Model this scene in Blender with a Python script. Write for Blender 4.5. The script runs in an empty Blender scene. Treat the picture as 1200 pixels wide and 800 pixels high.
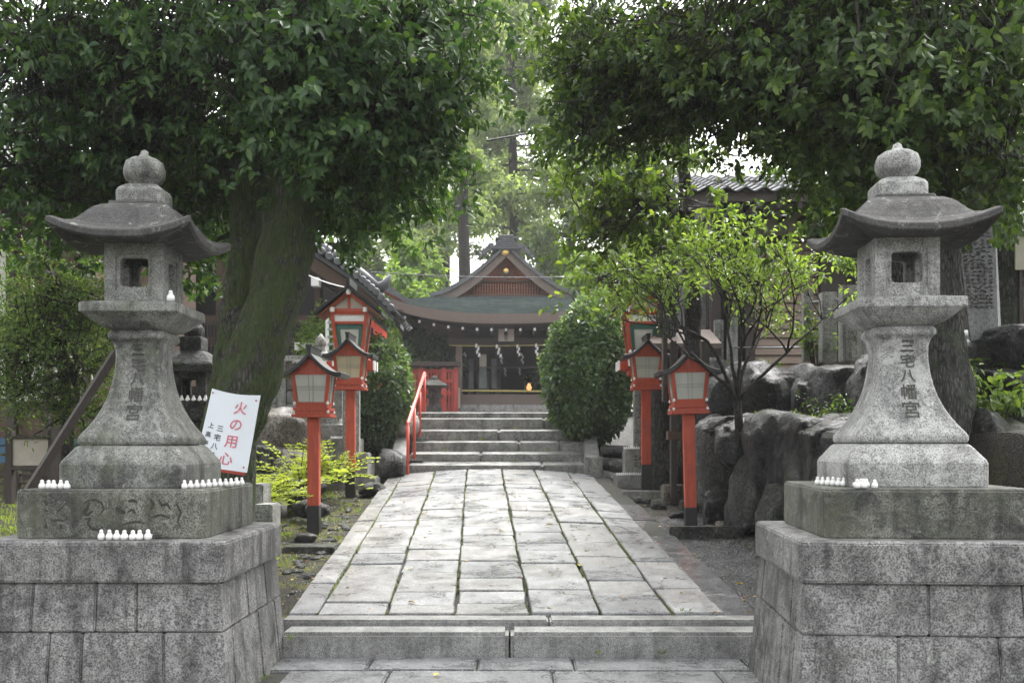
import bpy, bmesh, math, random
import numpy as np
from mathutils import Vector, Matrix, noise

# ------------------------------------------------------------------ camera, world, light
SC = bpy.context.scene
COL = SC.collection
F = 1170.0            # focal length in photo pixels (1200 wide)
ZC = 1.27             # eye height above the lower pavement
cam_d = bpy.data.cameras.new("camera")
cam = bpy.data.objects.new("camera", cam_d); COL.objects.link(cam)
cam.location = (0, 0, ZC); cam.rotation_euler = (math.radians(90), 0, 0)
cam_d.sensor_width = 36.0; cam_d.lens = 36.0 * F / 1200.0
cam_d.shift_y = 0.1
cam_d.clip_end = 1000; cam_d.clip_start = 0.05
cam_d.dof.use_dof = True; cam_d.dof.focus_distance = 6.5; cam_d.dof.aperture_fstop = 6.3
SC.camera = cam
W_ = bpy.data.worlds.new("World"); SC.world = W_; W_.use_nodes = True
wn = W_.node_tree; bg = wn.nodes['Background']
sky = wn.nodes.new('ShaderNodeTexSky'); sky.sky_type = 'NISHITA'; sky.sun_disc = False
SUN_EL, SUN_AZ = math.radians(58), math.radians(25)
sky.sun_elevation = SUN_EL; sky.sun_rotation = SUN_AZ
sky.air_density = 1.2; sky.dust_density = 5.0; sky.ozone_density = 1.0
hs = wn.nodes.new('ShaderNodeHueSaturation'); hs.inputs['Saturation'].default_value = 0.12
wn.links.new(sky.outputs[0], hs.inputs['Color']); wn.links.new(hs.outputs[0], bg.inputs['Color'])
bg.inputs['Strength'].default_value = 0.15
sun_d = bpy.data.lights.new("sun", 'SUN'); sun_d.energy = 1.2; sun_d.angle = math.radians(60)
sun_d.color = (1.0, 0.97, 0.92)
sun = bpy.data.objects.new("sun", sun_d); COL.objects.link(sun)
# sun direction: azimuth measured from +Y towards +X, high behind the shrine, over the right
sv = Vector((math.sin(SUN_AZ) * math.cos(SUN_EL), math.cos(SUN_AZ) * math.cos(SUN_EL), math.sin(SUN_EL)))
sun.rotation_euler = sv.to_track_quat('Z', 'Y').to_euler(); sun.location = sv * 60
SC.view_settings.view_transform = 'Standard'; SC.view_settings.look = 'None'
SC.view_settings.exposure = 2.15; SC.view_settings.gamma = 1.0
SC.render.engine = 'CYCLES'
try:
    SC.cycles.max_bounces = 6; SC.cycles.transparent_max_bounces = 6
    SC.cycles.diffuse_bounces = 3; SC.cycles.glossy_bounces = 2; SC.cycles.transmission_bounces = 3
    SC.cycles.volume_bounces = 0
except Exception: pass

HAZE = .0011
random.seed(7); RNG = np.random.default_rng(11)
U = random.uniform
def at(px, py, Z):
    """point at distance Z seen at photo position px, py"""
    return Vector(((px - 600.0) * Z / F, Z, ZC + (520.0 - py) * Z / F))

# ------------------------------------------------------------------ materials
def nd(nt, typ, ins=None, **props):
    n = nt.nodes.new('ShaderNode' + typ)
    for k, v in props.items(): setattr(n, k, v)
    for k, v in (ins or {}).items():
        if hasattr(v, 'is_output'): nt.links.new(v, n.inputs[k])
        else: n.inputs[k].default_value = v
    return n
def newmat(name):
    m = bpy.data.materials.new(name); m.use_nodes = True
    nt = m.node_tree; b = nt.nodes['Principled BSDF']
    return m, nt, b
def c4(c): return (c[0], c[1], c[2], 1.0)
def ramp(nt, fac, stops):
    r = nt.nodes.new('ShaderNodeValToRGB'); nt.links.new(fac, r.inputs[0])
    e = r.color_ramp.elements
    e[0].position, e[0].color = stops[0][0], c4(stops[0][1])
    e[1].position, e[1].color = stops[-1][0], c4(stops[-1][1])
    for p, c in stops[1:-1]:
        x = e.new(p); x.color = c4(c)
    return r.outputs[0]
def g3(v): return (v, v, v)
def posn(nt): return nt.nodes.new('ShaderNodeNewGeometry')
def mix(nt, fac, a, b, mode='MIX'):
    n = nt.nodes.new('ShaderNodeMix'); n.data_type = 'RGBA'; n.blend_type = mode
    for i, v in ((0, fac), (6, a), (7, b)):
        if hasattr(v, 'is_output'): nt.links.new(v, n.inputs[i])
        else: n.inputs[i].default_value = c4(v) if isinstance(v, tuple) else v
    return n.outputs[2]
def noise_t(nt, vec, scale, detail=4, rough=.6, dist=0):
    n = nd(nt, 'TexNoise', {'Scale': scale, 'Detail': detail, 'Roughness': rough, 'Distortion': dist})
    nt.links.new(vec, n.inputs['Vector']); return n.outputs['Fac']
def stone(name, dark, light, speck=75, moss=0.0, mosscol=(.05, .075, .02), stain=.6, rough=(.45, .8), bump=.35, coat=0.0, lichen=0.0, fine=1.0, topmoss=0.0, craggy=0):
    m, nt, b = newmat(name); g = posn(nt); P = g.outputs['Position']
    na = noise_t(nt, P, speck * 1.7, 2, .6); nb = noise_t(nt, P, speck * .45, 5, .8)
    n1 = nd(nt, 'Mix', {0: .38, 2: na, 3: nb}).outputs[0]
    mid = tuple((a + c) * .5 for a, c in zip(dark, light))
    col = ramp(nt, n1, [(.36, tuple(d * (1 - .5 * fine) for d in dark)), (.44, dark), (.51, mid), (.62, light)])
    n2 = noise_t(nt, P, 3.4, 8, .72, .5)
    col = mix(nt, 1.0, col, ramp(nt, n2, [(.36, g3(1 - .85 * stain)), (.46, g3(1 - .35 * stain)), (.54, g3(1.02)), (.68, g3(1.2))]), 'MULTIPLY')
    mp = nd(nt, 'Mapping', {'Scale': (11, 11, 1.1)}); nt.links.new(P, mp.inputs[0])
    n3 = noise_t(nt, mp.outputs[0], 1.0, 5, .6)
    col = mix(nt, 1.0, col, ramp(nt, n3, [(.34, g3(1 - .7 * stain)), (.5, g3(1.0)), (.8, g3(1.08))]), 'MULTIPLY')
    n5 = noise_t(nt, P, 14, 6, .75)
    if lichen:
        col = mix(nt, ramp(nt, n5, [(.66 - .08 * lichen, g3(0)), (.72 - .06 * lichen, g3(.55))]), col, (.5, .52, .45))
    if lichen:
        n7 = noise_t(nt, P, 6.5, 9, .72, .8)
        col = mix(nt, ramp(nt, n7, [(.60 - .05 * lichen, g3(0)), (.64 - .04 * lichen, g3(.42 * min(1, lichen * 1.4)))]), col, tuple(min(.6, 1.45 * t + .05) for t in mid))
    if moss:
        n4 = noise_t(nt, P, 5, 8, .7)
        col = mix(nt, ramp(nt, n4, [(.62 - .28 * moss, g3(0)), (.78 - .2 * moss, g3(min(.9, .5 + .5 * moss)))]), col, mosscol)
    if topmoss:
        sx = nd(nt, 'SeparateXYZ'); nt.links.new(g.outputs['Normal'], sx.inputs[0])
        n6 = noise_t(nt, P, 4, 6, .7)
        mm = nd(nt, 'Math', {0: sx.outputs[2], 1: n6}, operation='MULTIPLY')
        col = mix(nt, ramp(nt, mm.outputs[0], [(.52 - .2 * topmoss, g3(0)), (.6 - .15 * topmoss, g3(.9))]), col, mosscol)
    nt.links.new(col, b.inputs['Base Color'])
    rr = ramp(nt, n2, [(.35, g3(rough[0])), (.65, g3(rough[1]))]); nt.links.new(rr, b.inputs['Roughness'])
    hh = nd(nt, 'Math', {0: n1, 1: .5}, operation='MULTIPLY'); h2 = nd(nt, 'Math', {0: hh.outputs[0], 1: n5}, operation='ADD')
    bp = nd(nt, 'Bump', {'Strength': bump, 'Distance': .012, 'Height': h2.outputs[0]}); nt.links.new(bp.outputs[0], b.inputs['Normal'])
    if craggy:
        cr = noise_t(nt, P, 5.5, 12, .74, .35); vo = nd(nt, 'TexVoronoi', {'Scale': 3.3}, feature='DISTANCE_TO_EDGE')
        wv = nd(nt, 'VectorMath', {0: P, 1: (0, 0, 0)}, operation='ADD'); nz_ = nd(nt, 'TexNoise', {'Scale': 4.0, 'Detail': 5.0}); nt.links.new(P, nz_.inputs['Vector'])
        sc_ = nd(nt, 'VectorMath', {0: nz_.outputs['Color']}, operation='SCALE'); sc_.inputs[3].default_value = .5; nt.links.new(sc_.outputs[0], wv.inputs[1]); nt.links.new(wv.outputs[0], vo.inputs['Vector'])
        ck = ramp(nt, vo.outputs['Distance'], [(.0, g3(0)), (.035, g3(1))])
        h3 = nd(nt, 'Math', {0: cr, 1: nd(nt, 'Math', {0: ck, 1: .10}, operation='MULTIPLY').outputs[0]}, operation='ADD')
        b2 = nd(nt, 'Bump', {'Strength': 1.0, 'Distance': .16 * craggy, 'Height': h3.outputs[0], 'Normal': bp.outputs[0]}); nt.links.new(b2.outputs[0], b.inputs['Normal'])
        cc = mix(nt, 1.0, col, ramp(nt, ck, [(0, g3(.45)), (1, g3(1))]), 'MULTIPLY'); cc = mix(nt, 1.0, cc, ramp(nt, cr, [(.38, g3(.5)), (.62, g3(1.6))]), 'MULTIPLY'); nt.links.new(cc, b.inputs['Base Color'])
    b.inputs['Coat Weight'].default_value = coat; b.inputs['Coat Roughness'].default_value = .25
    return m
def plain(name, col, rough=.6, var=.25, scale=12, metal=0, bump=.1, grain=None, emit=None, coat=0, stain=None):
    m, nt, b = newmat(name); g = posn(nt); P = g.outputs['Position']; v = P
    if grain:
        mp = nd(nt, 'Mapping', {'Scale': grain}); nt.links.new(P, mp.inputs[0]); v = mp.outputs[0]
    n = noise_t(nt, v, scale, 5, .65)
    c = mix(nt, 1.0, col, ramp(nt, n, [(.3, g3(1 - var)), (.7, g3(1 + var * .6))]), 'MULTIPLY')
    if stain:
        n2 = noise_t(nt, P, 5, 7, .7)
        c = mix(nt, ramp(nt, n2, [(.52, g3(0)), (.72, g3(.75))]), c, stain)
    nt.links.new(c, b.inputs['Base Color'])
    b.inputs['Roughness'].default_value = rough; b.inputs['Metallic'].default_value = metal
    b.inputs['Coat Weight'].default_value = coat
    bp = nd(nt, 'Bump', {'Strength': bump, 'Distance': .01, 'Height': n}); nt.links.new(bp.outputs[0], b.inputs['Normal'])
    if emit:
        b.inputs['Emission Color'].default_value = c4(emit[0]); b.inputs['Emission Strength'].default_value = emit[1]
    return m
def leafmat(name, c1, c2, rough=.35, trans=.3, tcol=None, c3=None, spec=.5):
    m, nt, b = newmat(name); g = posn(nt)
    st = [(0.0, c1), (.75, c2)] + ([(1.0, c3)] if c3 else [])
    col = ramp(nt, g.outputs['Random Per Island'], st)
    n = noise_t(nt, g.outputs['Position'], 1.3, 3, .6)
    col = mix(nt, 1.0, col, ramp(nt, n, [(.3, g3(.65)), (.7, g3(1.25))]), 'MULTIPLY')
    nt.links.new(col, b.inputs['Base Color']); b.inputs['Roughness'].default_value = rough
    b.inputs['Specular IOR Level'].default_value = spec
    tr = nd(nt, 'BsdfTranslucent'); tc = mix(nt, 1.0, col, tcol or (2.6, 2.6, .9), 'MULTIPLY'); nt.links.new(tc, tr.inputs[0])
    ms = nd(nt, 'MixShader', {0: trans}); nt.links.new(b.outputs[0], ms.inputs[1]); nt.links.new(tr.outputs[0], ms.inputs[2])
    nt.links.new(ms.outputs[0], nt.nodes['Material Output'].inputs[0])
    return m
M = {}
M['granite'] = stone('granite_lantern', (.11, .112, .10), (.30, .30, .275), 85, moss=.36, mosscol=(.075, .085, .045), stain=.85, lichen=.75)
M['granite_dark'] = stone('granite_lantern_roof', (.03, .029, .028), (.085, .08, .077), 85, moss=.1, mosscol=(.09, .1, .06), stain=.55, lichen=.9)
M['granite_mossy'] = stone('granite_block_mossy', (.07, .072, .058), (.24, .242, .205), 80, moss=.5, mosscol=(.07, .075, .045), stain=.95, lichen=.5)
M['granite_plinth'] = stone('granite_plinth', (.10, .099, .094), (.34, .335, .325), 70, moss=.22, mosscol=(.06, .062, .045), stain=.95, lichen=.5)
M['granite_light'] = stone('granite_lantern_light', (.22, .22, .21), (.54, .54, .52), 80, moss=.14, mosscol=(.12, .125, .085), stain=.6, lichen=.7)
M['paver'] = stone('granite_paver', (.15, .152, .152), (.33, .333, .333), 62, moss=.02, mosscol=(.13, .135, .10), stain=.3, rough=(.2, .5), bump=.22)
M['paver2'] = stone('granite_paver_grey', (.12, .123, .127), (.29, .295, .30), 62, moss=.0, mosscol=(.1, .1, .06), stain=.35, rough=(.2, .42), bump=.22)
M['paver3'] = stone('granite_paver_warm', (.14, .138, .132), (.30, .296, .288), 62, moss=.1, mosscol=(.12, .12, .085), stain=.36, rough=(.22, .5), bump=.22)
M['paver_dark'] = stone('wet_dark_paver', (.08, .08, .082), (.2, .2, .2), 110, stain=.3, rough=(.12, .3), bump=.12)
M['kerb'] = stone('granite_kerb', (.15, .15, .145), (.4, .4, .38), 100, moss=.12, mosscol=(.08, .085, .05), stain=.5, rough=(.3, .55))
M['riser'] = stone('stair_granite', (.12, .12, .112), (.36, .36, .34), 60, moss=.35, mosscol=(.055, .06, .035), stain=.6, rough=(.25, .5), topmoss=0)
M['rock'] = stone('wet_rock', (.010, .010, .0105), (.05, .05, .049), 18, moss=.3, mosscol=(.028, .038, .011), stain=.85, rough=(.22, .5), bump=.8, coat=.12, lichen=.3, topmoss=.3, craggy=1)
M['rock_grey'] = stone('grey_rock', (.028, .028, .026), (.11, .11, .10), 24, moss=.45, mosscol=(.035, .046, .015), stain=.9, rough=(.25, .55), bump=.7, lichen=.5, topmoss=.4, craggy=.7)
M['gravel'] = stone('wet_gravel', (.03, .03, .03), (.16, .16, .158), 40, stain=.5, rough=(.2, .5), bump=.2)
M['rock_brown'] = stone('brown_rock', (.08, .068, .055), (.26, .235, .2), 30, moss=.2, mosscol=(.06, .07, .03), stain=.6, rough=(.4, .7), bump=.5, lichen=.2)
M['oldstone'] = stone('old_grey_stone', (.14, .14, .125), (.4, .4, .37), 55, moss=.2, mosscol=(.08, .09, .045), stain=.55, lichen=.3)
M['stele'] = stone('stele_stone', (.13, .13, .13), (.25, .25, .25), 60, stain=.4, bump=.15)
M['joint'] = plain('dark_joint_soil', (.03, .03, .022), .9, .4, 20)
M['moss'] = plain('joint_moss', (.13, .16, .03), .9, .6, 30, bump=.6)
M['red'] = plain('vermilion_paint', (.46, .070, .030), .5, .3, 11, bump=.12, grain=(3, 3, .5), stain=(.30, .05, .035))
M['red_bright'] = plain('vermilion_rail_paint', (.6, .075, .045), .35, .1, 9, bump=.03)
M['red_dark'] = plain('dull_red_paint', (.36, .05, .035), .6, .3, 6)
M['orange'] = plain('orange_painted_soffit', (.32, .10, .05), .6, .2, 8)
M['black'] = plain('black_paint', (.015, .015, .016), .4, .3, 14, bump=.1)
M['blackroof'] = plain('black_metal_roof', (.022, .022, .024), .35, .4, 10, bump=.15)
M['white'] = plain('white_paint', (.8, .8, .78), .6, .08, 20)
M['ceramic'] = plain('white_glazed_ceramic', (.82, .82, .79), .3, .06, 60)
M['shoji'] = plain('lantern_paper', (.5, .5, .45), .5, .12, 7)
M['shoji_warm'] = plain('lantern_paper_warm', (.52, .43, .3), .5, .15, 7)
M['mullion'] = plain('paper_mullion', (.30, .30, .26), .6, .1, 12)
M['green'] = plain('green_frame_paint', (.05, .13, .105), .5, .2, 12)
M['beige'] = plain('beige_panel', (.45, .4, .34), .6, .15, 10)
M['wood_dark'] = plain('dark_weathered_wood', (.045, .035, .028), .7, .4, 5, grain=(30, 30, 2))
M['wood_darkh'] = plain('dark_weathered_beam', (.05, .038, .03), .7, .4, 5, grain=(2, 30, 30))
M['wood_brown'] = plain('brown_wood', (.085, .05, .034), .7, .35, 5, grain=(3, 20, 30))
M['wood_grey'] = plain('grey_bargeboard_wood', (.16, .125, .105), .7, .3, 5, grain=(8, 8, 8))
M['wood_red'] = plain('red_brown_lattice', (.30, .105, .06), .7, .3, 9)
M['shutter'] = plain('brown_shutter', (.27, .20, .155), .6, .25, 5, grain=(2, 10, 30))
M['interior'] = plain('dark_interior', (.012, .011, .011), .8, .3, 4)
M['plaster'] = plain('white_plaster', (.66, .65, .62), .8, .12, 4, stain=(.45, .44, .4))
M['cream'] = plain('cream_plaster', (.42, .40, .31), .8, .12, 4)
M['tile'] = plain('grey_roof_tile', (.085, .088, .094), .55, .4, 12, bump=.2, coat=.05)
M['copper'] = None
M['paperwhite'] = plain('white_sign_board', (.72, .76, .80), .35, .04, 6, bump=.02)
M['redink'] = plain('faded_red_ink', (.62, .17, .21), .6, .35, 40)
M['blackink'] = plain('black_ink', (.03, .03, .035), .6, .2, 40)
M['groove'] = plain('engraved_groove_dirt', (.045, .045, .038), .95, .5, 60)
M['groove_faint'] = plain('shallow_engraved_groove', (.085, .085, .075), .95, .5, 40)
M['bluepaint'] = plain('blue_painted_plank', (.04, .11, .2), .6, .25, 8)
M['metal'] = plain('dull_metal', (.4, .4, .42), .35, .15, 12, metal=.8)
M['bamboo'] = plain('yellow_bamboo', (.42, .36, .12), .5, .2, 12)
M['cable'] = plain('black_cable', (.03, .03, .03), .5, .1, 12)
M['glow'] = plain('lit_paper_lamp', (.8, .35, .12), .6, .1, 12, emit=((1.0, .42, .16), .35))
M['gold'] = plain('gilt_crest', (.6, .42, .14), .35, .2, 12, metal=.7)
M['glass'] = plain('dull_glass_pane', (.30, .33, .33), .12, .25, 3, bump=.02)
def bark(name, c1, c2, mosscol, moss):
    m, nt, b = newmat(name); g = posn(nt); P = g.outputs['Position']
    mp = nd(nt, 'Mapping', {'Scale': (34, 34, 8)}); nt.links.new(P, mp.inputs[0])
    n1a = noise_t(nt, mp.outputs[0], 1.0, 8, .8, .6)
    vo = nd(nt, 'TexVoronoi', {'Scale': 1.3}, feature='DISTANCE_TO_EDGE'); nt.links.new(mp.outputs[0], vo.inputs['Vector'])
    n1 = nd(nt, 'Math', {0: n1a, 1: ramp(nt, vo.outputs['Distance'], [(.0, g3(.55)), (.22, g3(1.05))])}, operation='MULTIPLY').outputs[0]
    col = ramp(nt, n1, [(.25, c1), (.48, c2), (.62, tuple(1.9 * t for t in c2))])
    n2 = noise_t(nt, P, 4.5, 10, .82)
    col = mix(nt, ramp(nt, n2, [(.575 - moss * .12, g3(0)), (.60 - moss * .1, g3(.9))]), col, mix(nt, ramp(nt, n1a, [(.35, g3(0)), (.65, g3(1))]), tuple(t * .5 for t in mosscol), tuple(t * 1.7 for t in mosscol)))
    n3 = noise_t(nt, P, 9, 6, .8)
    col = mix(nt, ramp(nt, n3, [(.62, g3(0)), (.7, g3(.6))]), col, (.22, .23, .19))
    nt.links.new(col, b.inputs['Base Color']); b.inputs['Roughness'].default_value = .8
    hh = nd(nt, 'Math', {0: n1, 1: n3}, operation='ADD')
    bp = nd(nt, 'Bump', {'Strength': 1.0, 'Distance': .06, 'Height': hh.outputs[0]}); nt.links.new(bp.outputs[0], b.inputs['Normal'])
    return m
M['bark'] = bark('mossy_bark', (.012, .011, .009), (.10, .095, .078), (.055, .085, .018), 1.15)
M['bark_grey'] = bark('grey_lichen_bark', (.014, .013, .012), (.085, .082, .074), (.04, .05, .025), .5)
M['bark_plain'] = bark('dark_bark', (.012, .010, .008), (.045, .038, .03), (.03, .035, .018), .1)
M['leaf_dark'] = leafmat('evergreen_leaf', (.022, .052, .02), (.052, .105, .036), .36, .24, c3=(.11, .18, .055), spec=.3)
M['leaf_right'] = leafmat('camphor_leaf', (.024, .048, .015), (.055, .095, .028), .36, .32, c3=(.12, .175, .045), spec=.3)
M['leaf_mid'] = leafmat('backlit_leaf', (.03, .055, .016), (.06, .095, .028), .34, .45, c3=(.12, .16, .04), spec=.3)
M['leaf_soft'] = leafmat('soft_fir_leaf', (.035, .07, .022), (.08, .125, .045), .5, .35, c3=(.17, .22, .09), spec=.3)
M['leaf_light'] = leafmat('fresh_green_leaf', (.085, .14, .04), (.14, .21, .06), .4, .35, c3=(.22, .29, .10))
M['leaf_maple'] = leafmat('soft_green_leaf', (.10, .17, .06), (.17, .25, .09), .5, .45, c3=(.26, .33, .14))
M['leaf_bush'] = leafmat('clipped_shrub_leaf', (.045, .085, .04), (.085, .14, .062), .3, .25, c3=(.17, .23, .11))
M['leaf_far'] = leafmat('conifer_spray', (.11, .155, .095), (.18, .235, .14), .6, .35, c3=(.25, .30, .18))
M['leaf_yellow'] = leafmat('yellow_green_leaf', (.15, .19, .045), (.23, .27, .075), .5, .4)
M['grass'] = leafmat('grass_blade', (.08, .13, .025), (.2, .26, .05), .6, .35)
M['litter'] = leafmat('fallen_leaf', (.30, .10, .03), (.45, .33, .05), .5, .2, tcol=(1, 1, 1), c3=(.2, .22, .06))
M['litter_y'] = leafmat('yellow_fallen_leaf', (.6, .45, .03), (.65, .5, .05), .5, .2, tcol=(1, 1, 1))
def copper():
    m, nt, b = newmat('green_copper_shingles'); tc = nd(nt, 'TexCoord'); g = posn(nt)
    mp = nd(nt, 'Mapping', {'Scale': (1, 1, 1)}); nt.links.new(g.outputs['Position'], mp.inputs[0])
    sx = nd(nt, 'SeparateXYZ'); nt.links.new(g.outputs['Position'], sx.inputs[0])
    cb = nd(nt, 'CombineXYZ', {0: sx.outputs[0], 1: sx.outputs[2]})
    br = nd(nt, 'TexBrick', {'Color1': (.042, .06, .054, 1), 'Color2': (.062, .082, .074, 1), 'Mortar': (.07, .1, .09, 1), 'Scale': 1.0,
                             'Brick Width': .34, 'Row Height': .075, 'Mortar Size': .008}); nt.links.new(cb.outputs[0], br.inputs['Vector'])
    n = noise_t(nt, g.outputs['Position'], 2.5, 6, .7)
    col = mix(nt, 1.0, br.outputs[0], ramp(nt, n, [(.3, g3(.6)), (.7, g3(1.35))]), 'MULTIPLY')
    nt.links.new(col, b.inputs['Base Color']); b.inputs['Roughness'].default_value = .6
    bp = nd(nt, 'Bump', {'Strength': .4, 'Distance': .02, 'Height': br.outputs[1]}); bp.invert = True
    nt.links.new(bp.outputs[0], b.inputs['Normal']); return m
M['copper'] = copper()
def ground_mat():
    m, nt, b = newmat('forest_soil_and_gravel'); g = posn(nt); P = g.outputs['Position']
    n1 = noise_t(nt, P, 45, 4, .75); n2 = noise_t(nt, P, 1.6, 6, .7); n3 = noise_t(nt, P, 3.5, 10, .8)
    soil = ramp(nt, n1, [(.35, (.012, .011, .008)), (.6, (.035, .031, .024)), (.74, (.11, .10, .085))])
    mossc = ramp(nt, n1, [(.3, (.03, .034, .008)), (.7, (.15, .15, .035))])
    sx = nd(nt, 'SeparateXYZ'); nt.links.new(P, sx.inputs[0])
    left = nd(nt, 'MapRange', {'Value': sx.outputs[0], 'From Min': -.5, 'From Max': .8, 'To Min': 1.0, 'To Max': .25})
    fm = nd(nt, 'Math', {0: ramp(nt, n3, [(.49, g3(0)), (.56, g3(1))]), 1: left.outputs[0]}, operation='MULTIPLY')
    col = mix(nt, fm.outputs[0], soil, mossc)
    # grey gravel to the right of the path
    gr = nd(nt, 'TexVoronoi', {'Scale': 55.0}); nt.links.new(P, gr.inputs['Vector'])
    gc = ramp(nt, gr.outputs['Distance'], [(.0, (.17, .17, .168)), (.3, (.09, .09, .09)), (.6, (.012, .012, .012))])
    a = nd(nt, 'MapRange', {'Value': sx.outputs[0], 'From Min': 1.0, 'From Max': 1.3}); a2 = nd(nt, 'MapRange', {'Value': sx.outputs[1], 'From Min': 10.0, 'From Max': 9.2})
    a3 = nd(nt, 'MapRange', {'Value': sx.outputs[0], 'From Min': 3.2, 'From Max': 2.9})
    ff = nd(nt, 'Math', {0: a.outputs[0], 1: a2.outputs[0]}, operation='MULTIPLY'); ff = nd(nt, 'Math', {0: ff.outputs[0], 1: a3.outputs[0]}, operation='MULTIPLY')
    col = mix(nt, ff.outputs[0], col, gc)
    nt.links.new(col, b.inputs['Base Color']); rg = nd(nt, 'MapRange', {'Value': sx.outputs[0], 'From Min': .9, 'From Max': 1.2, 'To Min': .9, 'To Max': .42}); nt.links.new(rg.outputs[0], b.inputs['Roughness']); b.inputs['Specular IOR Level'].default_value = .3
    hh = nd(nt, 'Math', {0: n1, 1: gr.outputs['Distance']}, operation='ADD')
    bp = nd(nt, 'Bump', {'Strength': .8, 'Distance': .02, 'Height': hh.outputs[0]}); nt.links.new(bp.outputs[0], b.inputs['Normal'])
    return m
M['ground'] = ground_mat()

# ------------------------------------------------------------------ object helpers
def tag(o, label=None, cat=None, group=None, kind=None):
    if label: o['label'] = label
    if cat: o['category'] = cat
    if group: o['group'] = group
    if kind: o['kind'] = kind
    return o
def empty(name, loc, rz=0, label=None, cat=None, group=None):
    o = bpy.data.objects.new(name, None); COL.objects.link(o)
    o.location = loc; o.rotation_euler = (0, 0, rz); o.empty_display_size = .2
    return tag(o, label, cat, group)
def copy_tree(o, parent=None):
    c = o.copy(); COL.objects.link(c)
    if parent is not None: c.parent = parent
    for ch in list(o.children): copy_tree(ch, c)
    return c
class MB:
    def __init__(s): s.v = []; s.f = []; s.parts = []
    def add(s, vs, fs, Mx=None):
        k = len(s.v); s.parts.append((k, len(vs), len(s.f), len(fs)))
        s.v += [tuple(Mx @ Vector(p)) if Mx is not None else tuple(p) for p in vs]
        s.f += [tuple(i + k for i in f) for f in fs]; return s
    def hexa(s, b, t, Mx=None):
        return s.add(list(b) + list(t), [(3, 2, 1, 0), (4, 5, 6, 7), (0, 1, 5, 4), (1, 2, 6, 5), (2, 3, 7, 6), (3, 0, 4, 7)], Mx)
    def box(s, x0, x1, y0, y1, z0, z1, Mx=None):
        return s.hexa([(x0, y0, z0), (x1, y0, z0), (x1, y1, z0), (x0, y1, z0)], [(x0, y0, z1), (x1, y0, z1), (x1, y1, z1), (x0, y1, z1)], Mx)
    def beam(s, a, b, w, h, up=(0, 0, 1)):
        a = Vector(a); b = Vector(b); d = (b - a).normalized(); r = d.cross(Vector(up))
        if r.length < 1e-4: r = d.cross(Vector((1, 0, 0)))
        r.normalize(); u = r.cross(d); r *= w / 2; u *= h / 2
        return s.hexa([a - r - u, a + r - u, a + r + u, a - r + u], [b - r - u, b + r - u, b + r + u, b - r + u])
    def loft(s, rings, cap=True, Mx=None):
        n = len(rings[0]); vs = [p for r in rings for p in r]; fs = []
        for i in range(len(rings) - 1):
            for j in range(n):
                fs.append((i * n + j, i * n + (j + 1) % n, (i + 1) * n + (j + 1) % n, (i + 1) * n + j))
        if cap: fs.append(tuple(range(n - 1, -1, -1))); fs.append(tuple((len(rings) - 1) * n + j for j in range(n)))
        return s.add(vs, fs, Mx)
    def tube(s, pts, rad, n=8):
        pts = [Vector(p) for p in pts]; rings = []
        if not hasattr(rad, '__len__'): rad = [rad] * len(pts)
        ref = Vector((.13, .97, .21))
        for i, p in enumerate(pts):
            d = (pts[min(i + 1, len(pts) - 1)] - pts[max(i - 1, 0)]).normalized()
            if abs(d.dot(ref)) > .95: ref = Vector((1, 0, .1))
            a = d.cross(ref).normalized(); b = a.cross(d)
            rings.append([p - (a * math.cos(t) + b * math.sin(t)) * rad[i] for t in [2 * math.pi * k / n for k in range(n)]])
        return s.loft(rings)
    def lathe(s, prof, n=16, Mx=None):
        return s.loft([[(r * math.cos(2 * math.pi * k / n), r * math.sin(2 * math.pi * k / n), z) for k in range(n)] for r, z in prof], True, Mx)
    def prism(s, poly, y0, y1, Mx=None):
        """outline in x,z extruded along y"""
        return s.loft([[(x, y0, z) for x, z in poly], [(x, y1, z) for x, z in poly]], True, Mx)
    def grid(s, fn, nu, nv):
        vs = [fn(i / nu, j / nv) for j in range(nv + 1) for i in range(nu + 1)]
        fs = [(j * (nu + 1) + i, j * (nu + 1) + i + 1, (j + 1) * (nu + 1) + i + 1, (j + 1) * (nu + 1) + i) for j in range(nv) for i in range(nu)]
        return s.add(vs, fs)
    def build(s, name, m, parent=None, smooth=False, bevel=0, loc=None, seg=2, split=False):
        if split and len(s.parts) > 1:
            for k, n, a, b in s.parts:
                t = MB(); t.v = s.v[k:k + n]; t.f = [tuple(i - k for i in f) for f in s.f[a:a + b]]; o = t.build(name, m, parent, smooth, bevel, loc, seg)
            return o
        me = bpy.data.meshes.new(name)
        if loc is None and parent is None and s.v:
            a = np.array(s.v); c = (a.min(0) + a.max(0)) / 2; c[2] = a[:, 2].min(); loc = Vector(c)
        L = Vector(loc) if loc is not None else Vector((0, 0, 0))
        me.from_pydata([tuple(Vector(p) - L) for p in s.v], [], s.f)
        bm = bmesh.new(); bm.from_mesh(me); bmesh.ops.recalc_face_normals(bm, faces=bm.faces)
        if bevel:
            es = [e for e in bm.edges if len(e.link_faces) == 2 and e.calc_face_angle(0) > .45]
            bmesh.ops.bevel(bm, geom=es, offset=bevel, segments=seg, affect='EDGES', clamp_overlap=True)
        bm.to_mesh(me); bm.free()
        me.materials.append(m)
        if smooth: me.polygons.foreach_set('use_smooth', [True] * len(me.polygons))
        o = bpy.data.objects.new(name, me); COL.objects.link(o); o.location = L
        if parent is not None: o.parent = parent
        return o
def sqring(hx, hy, c, z, cx=0, cy=0):
    return [(cx + x, cy + y, z) for x, y in ((-hx + c, -hy), (hx - c, -hy), (hx, -hy + c), (hx, hy - c), (hx - c, hy), (-hx + c, hy), (-hx, hy - c), (-hx, -hy + c))]
def sq(mb, prof, c=.012):
    """stack of chamfered square rings: prof = [(half, z)]"""
    return mb.loft([sqring(h, h, c, z) for h, z in prof])
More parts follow.
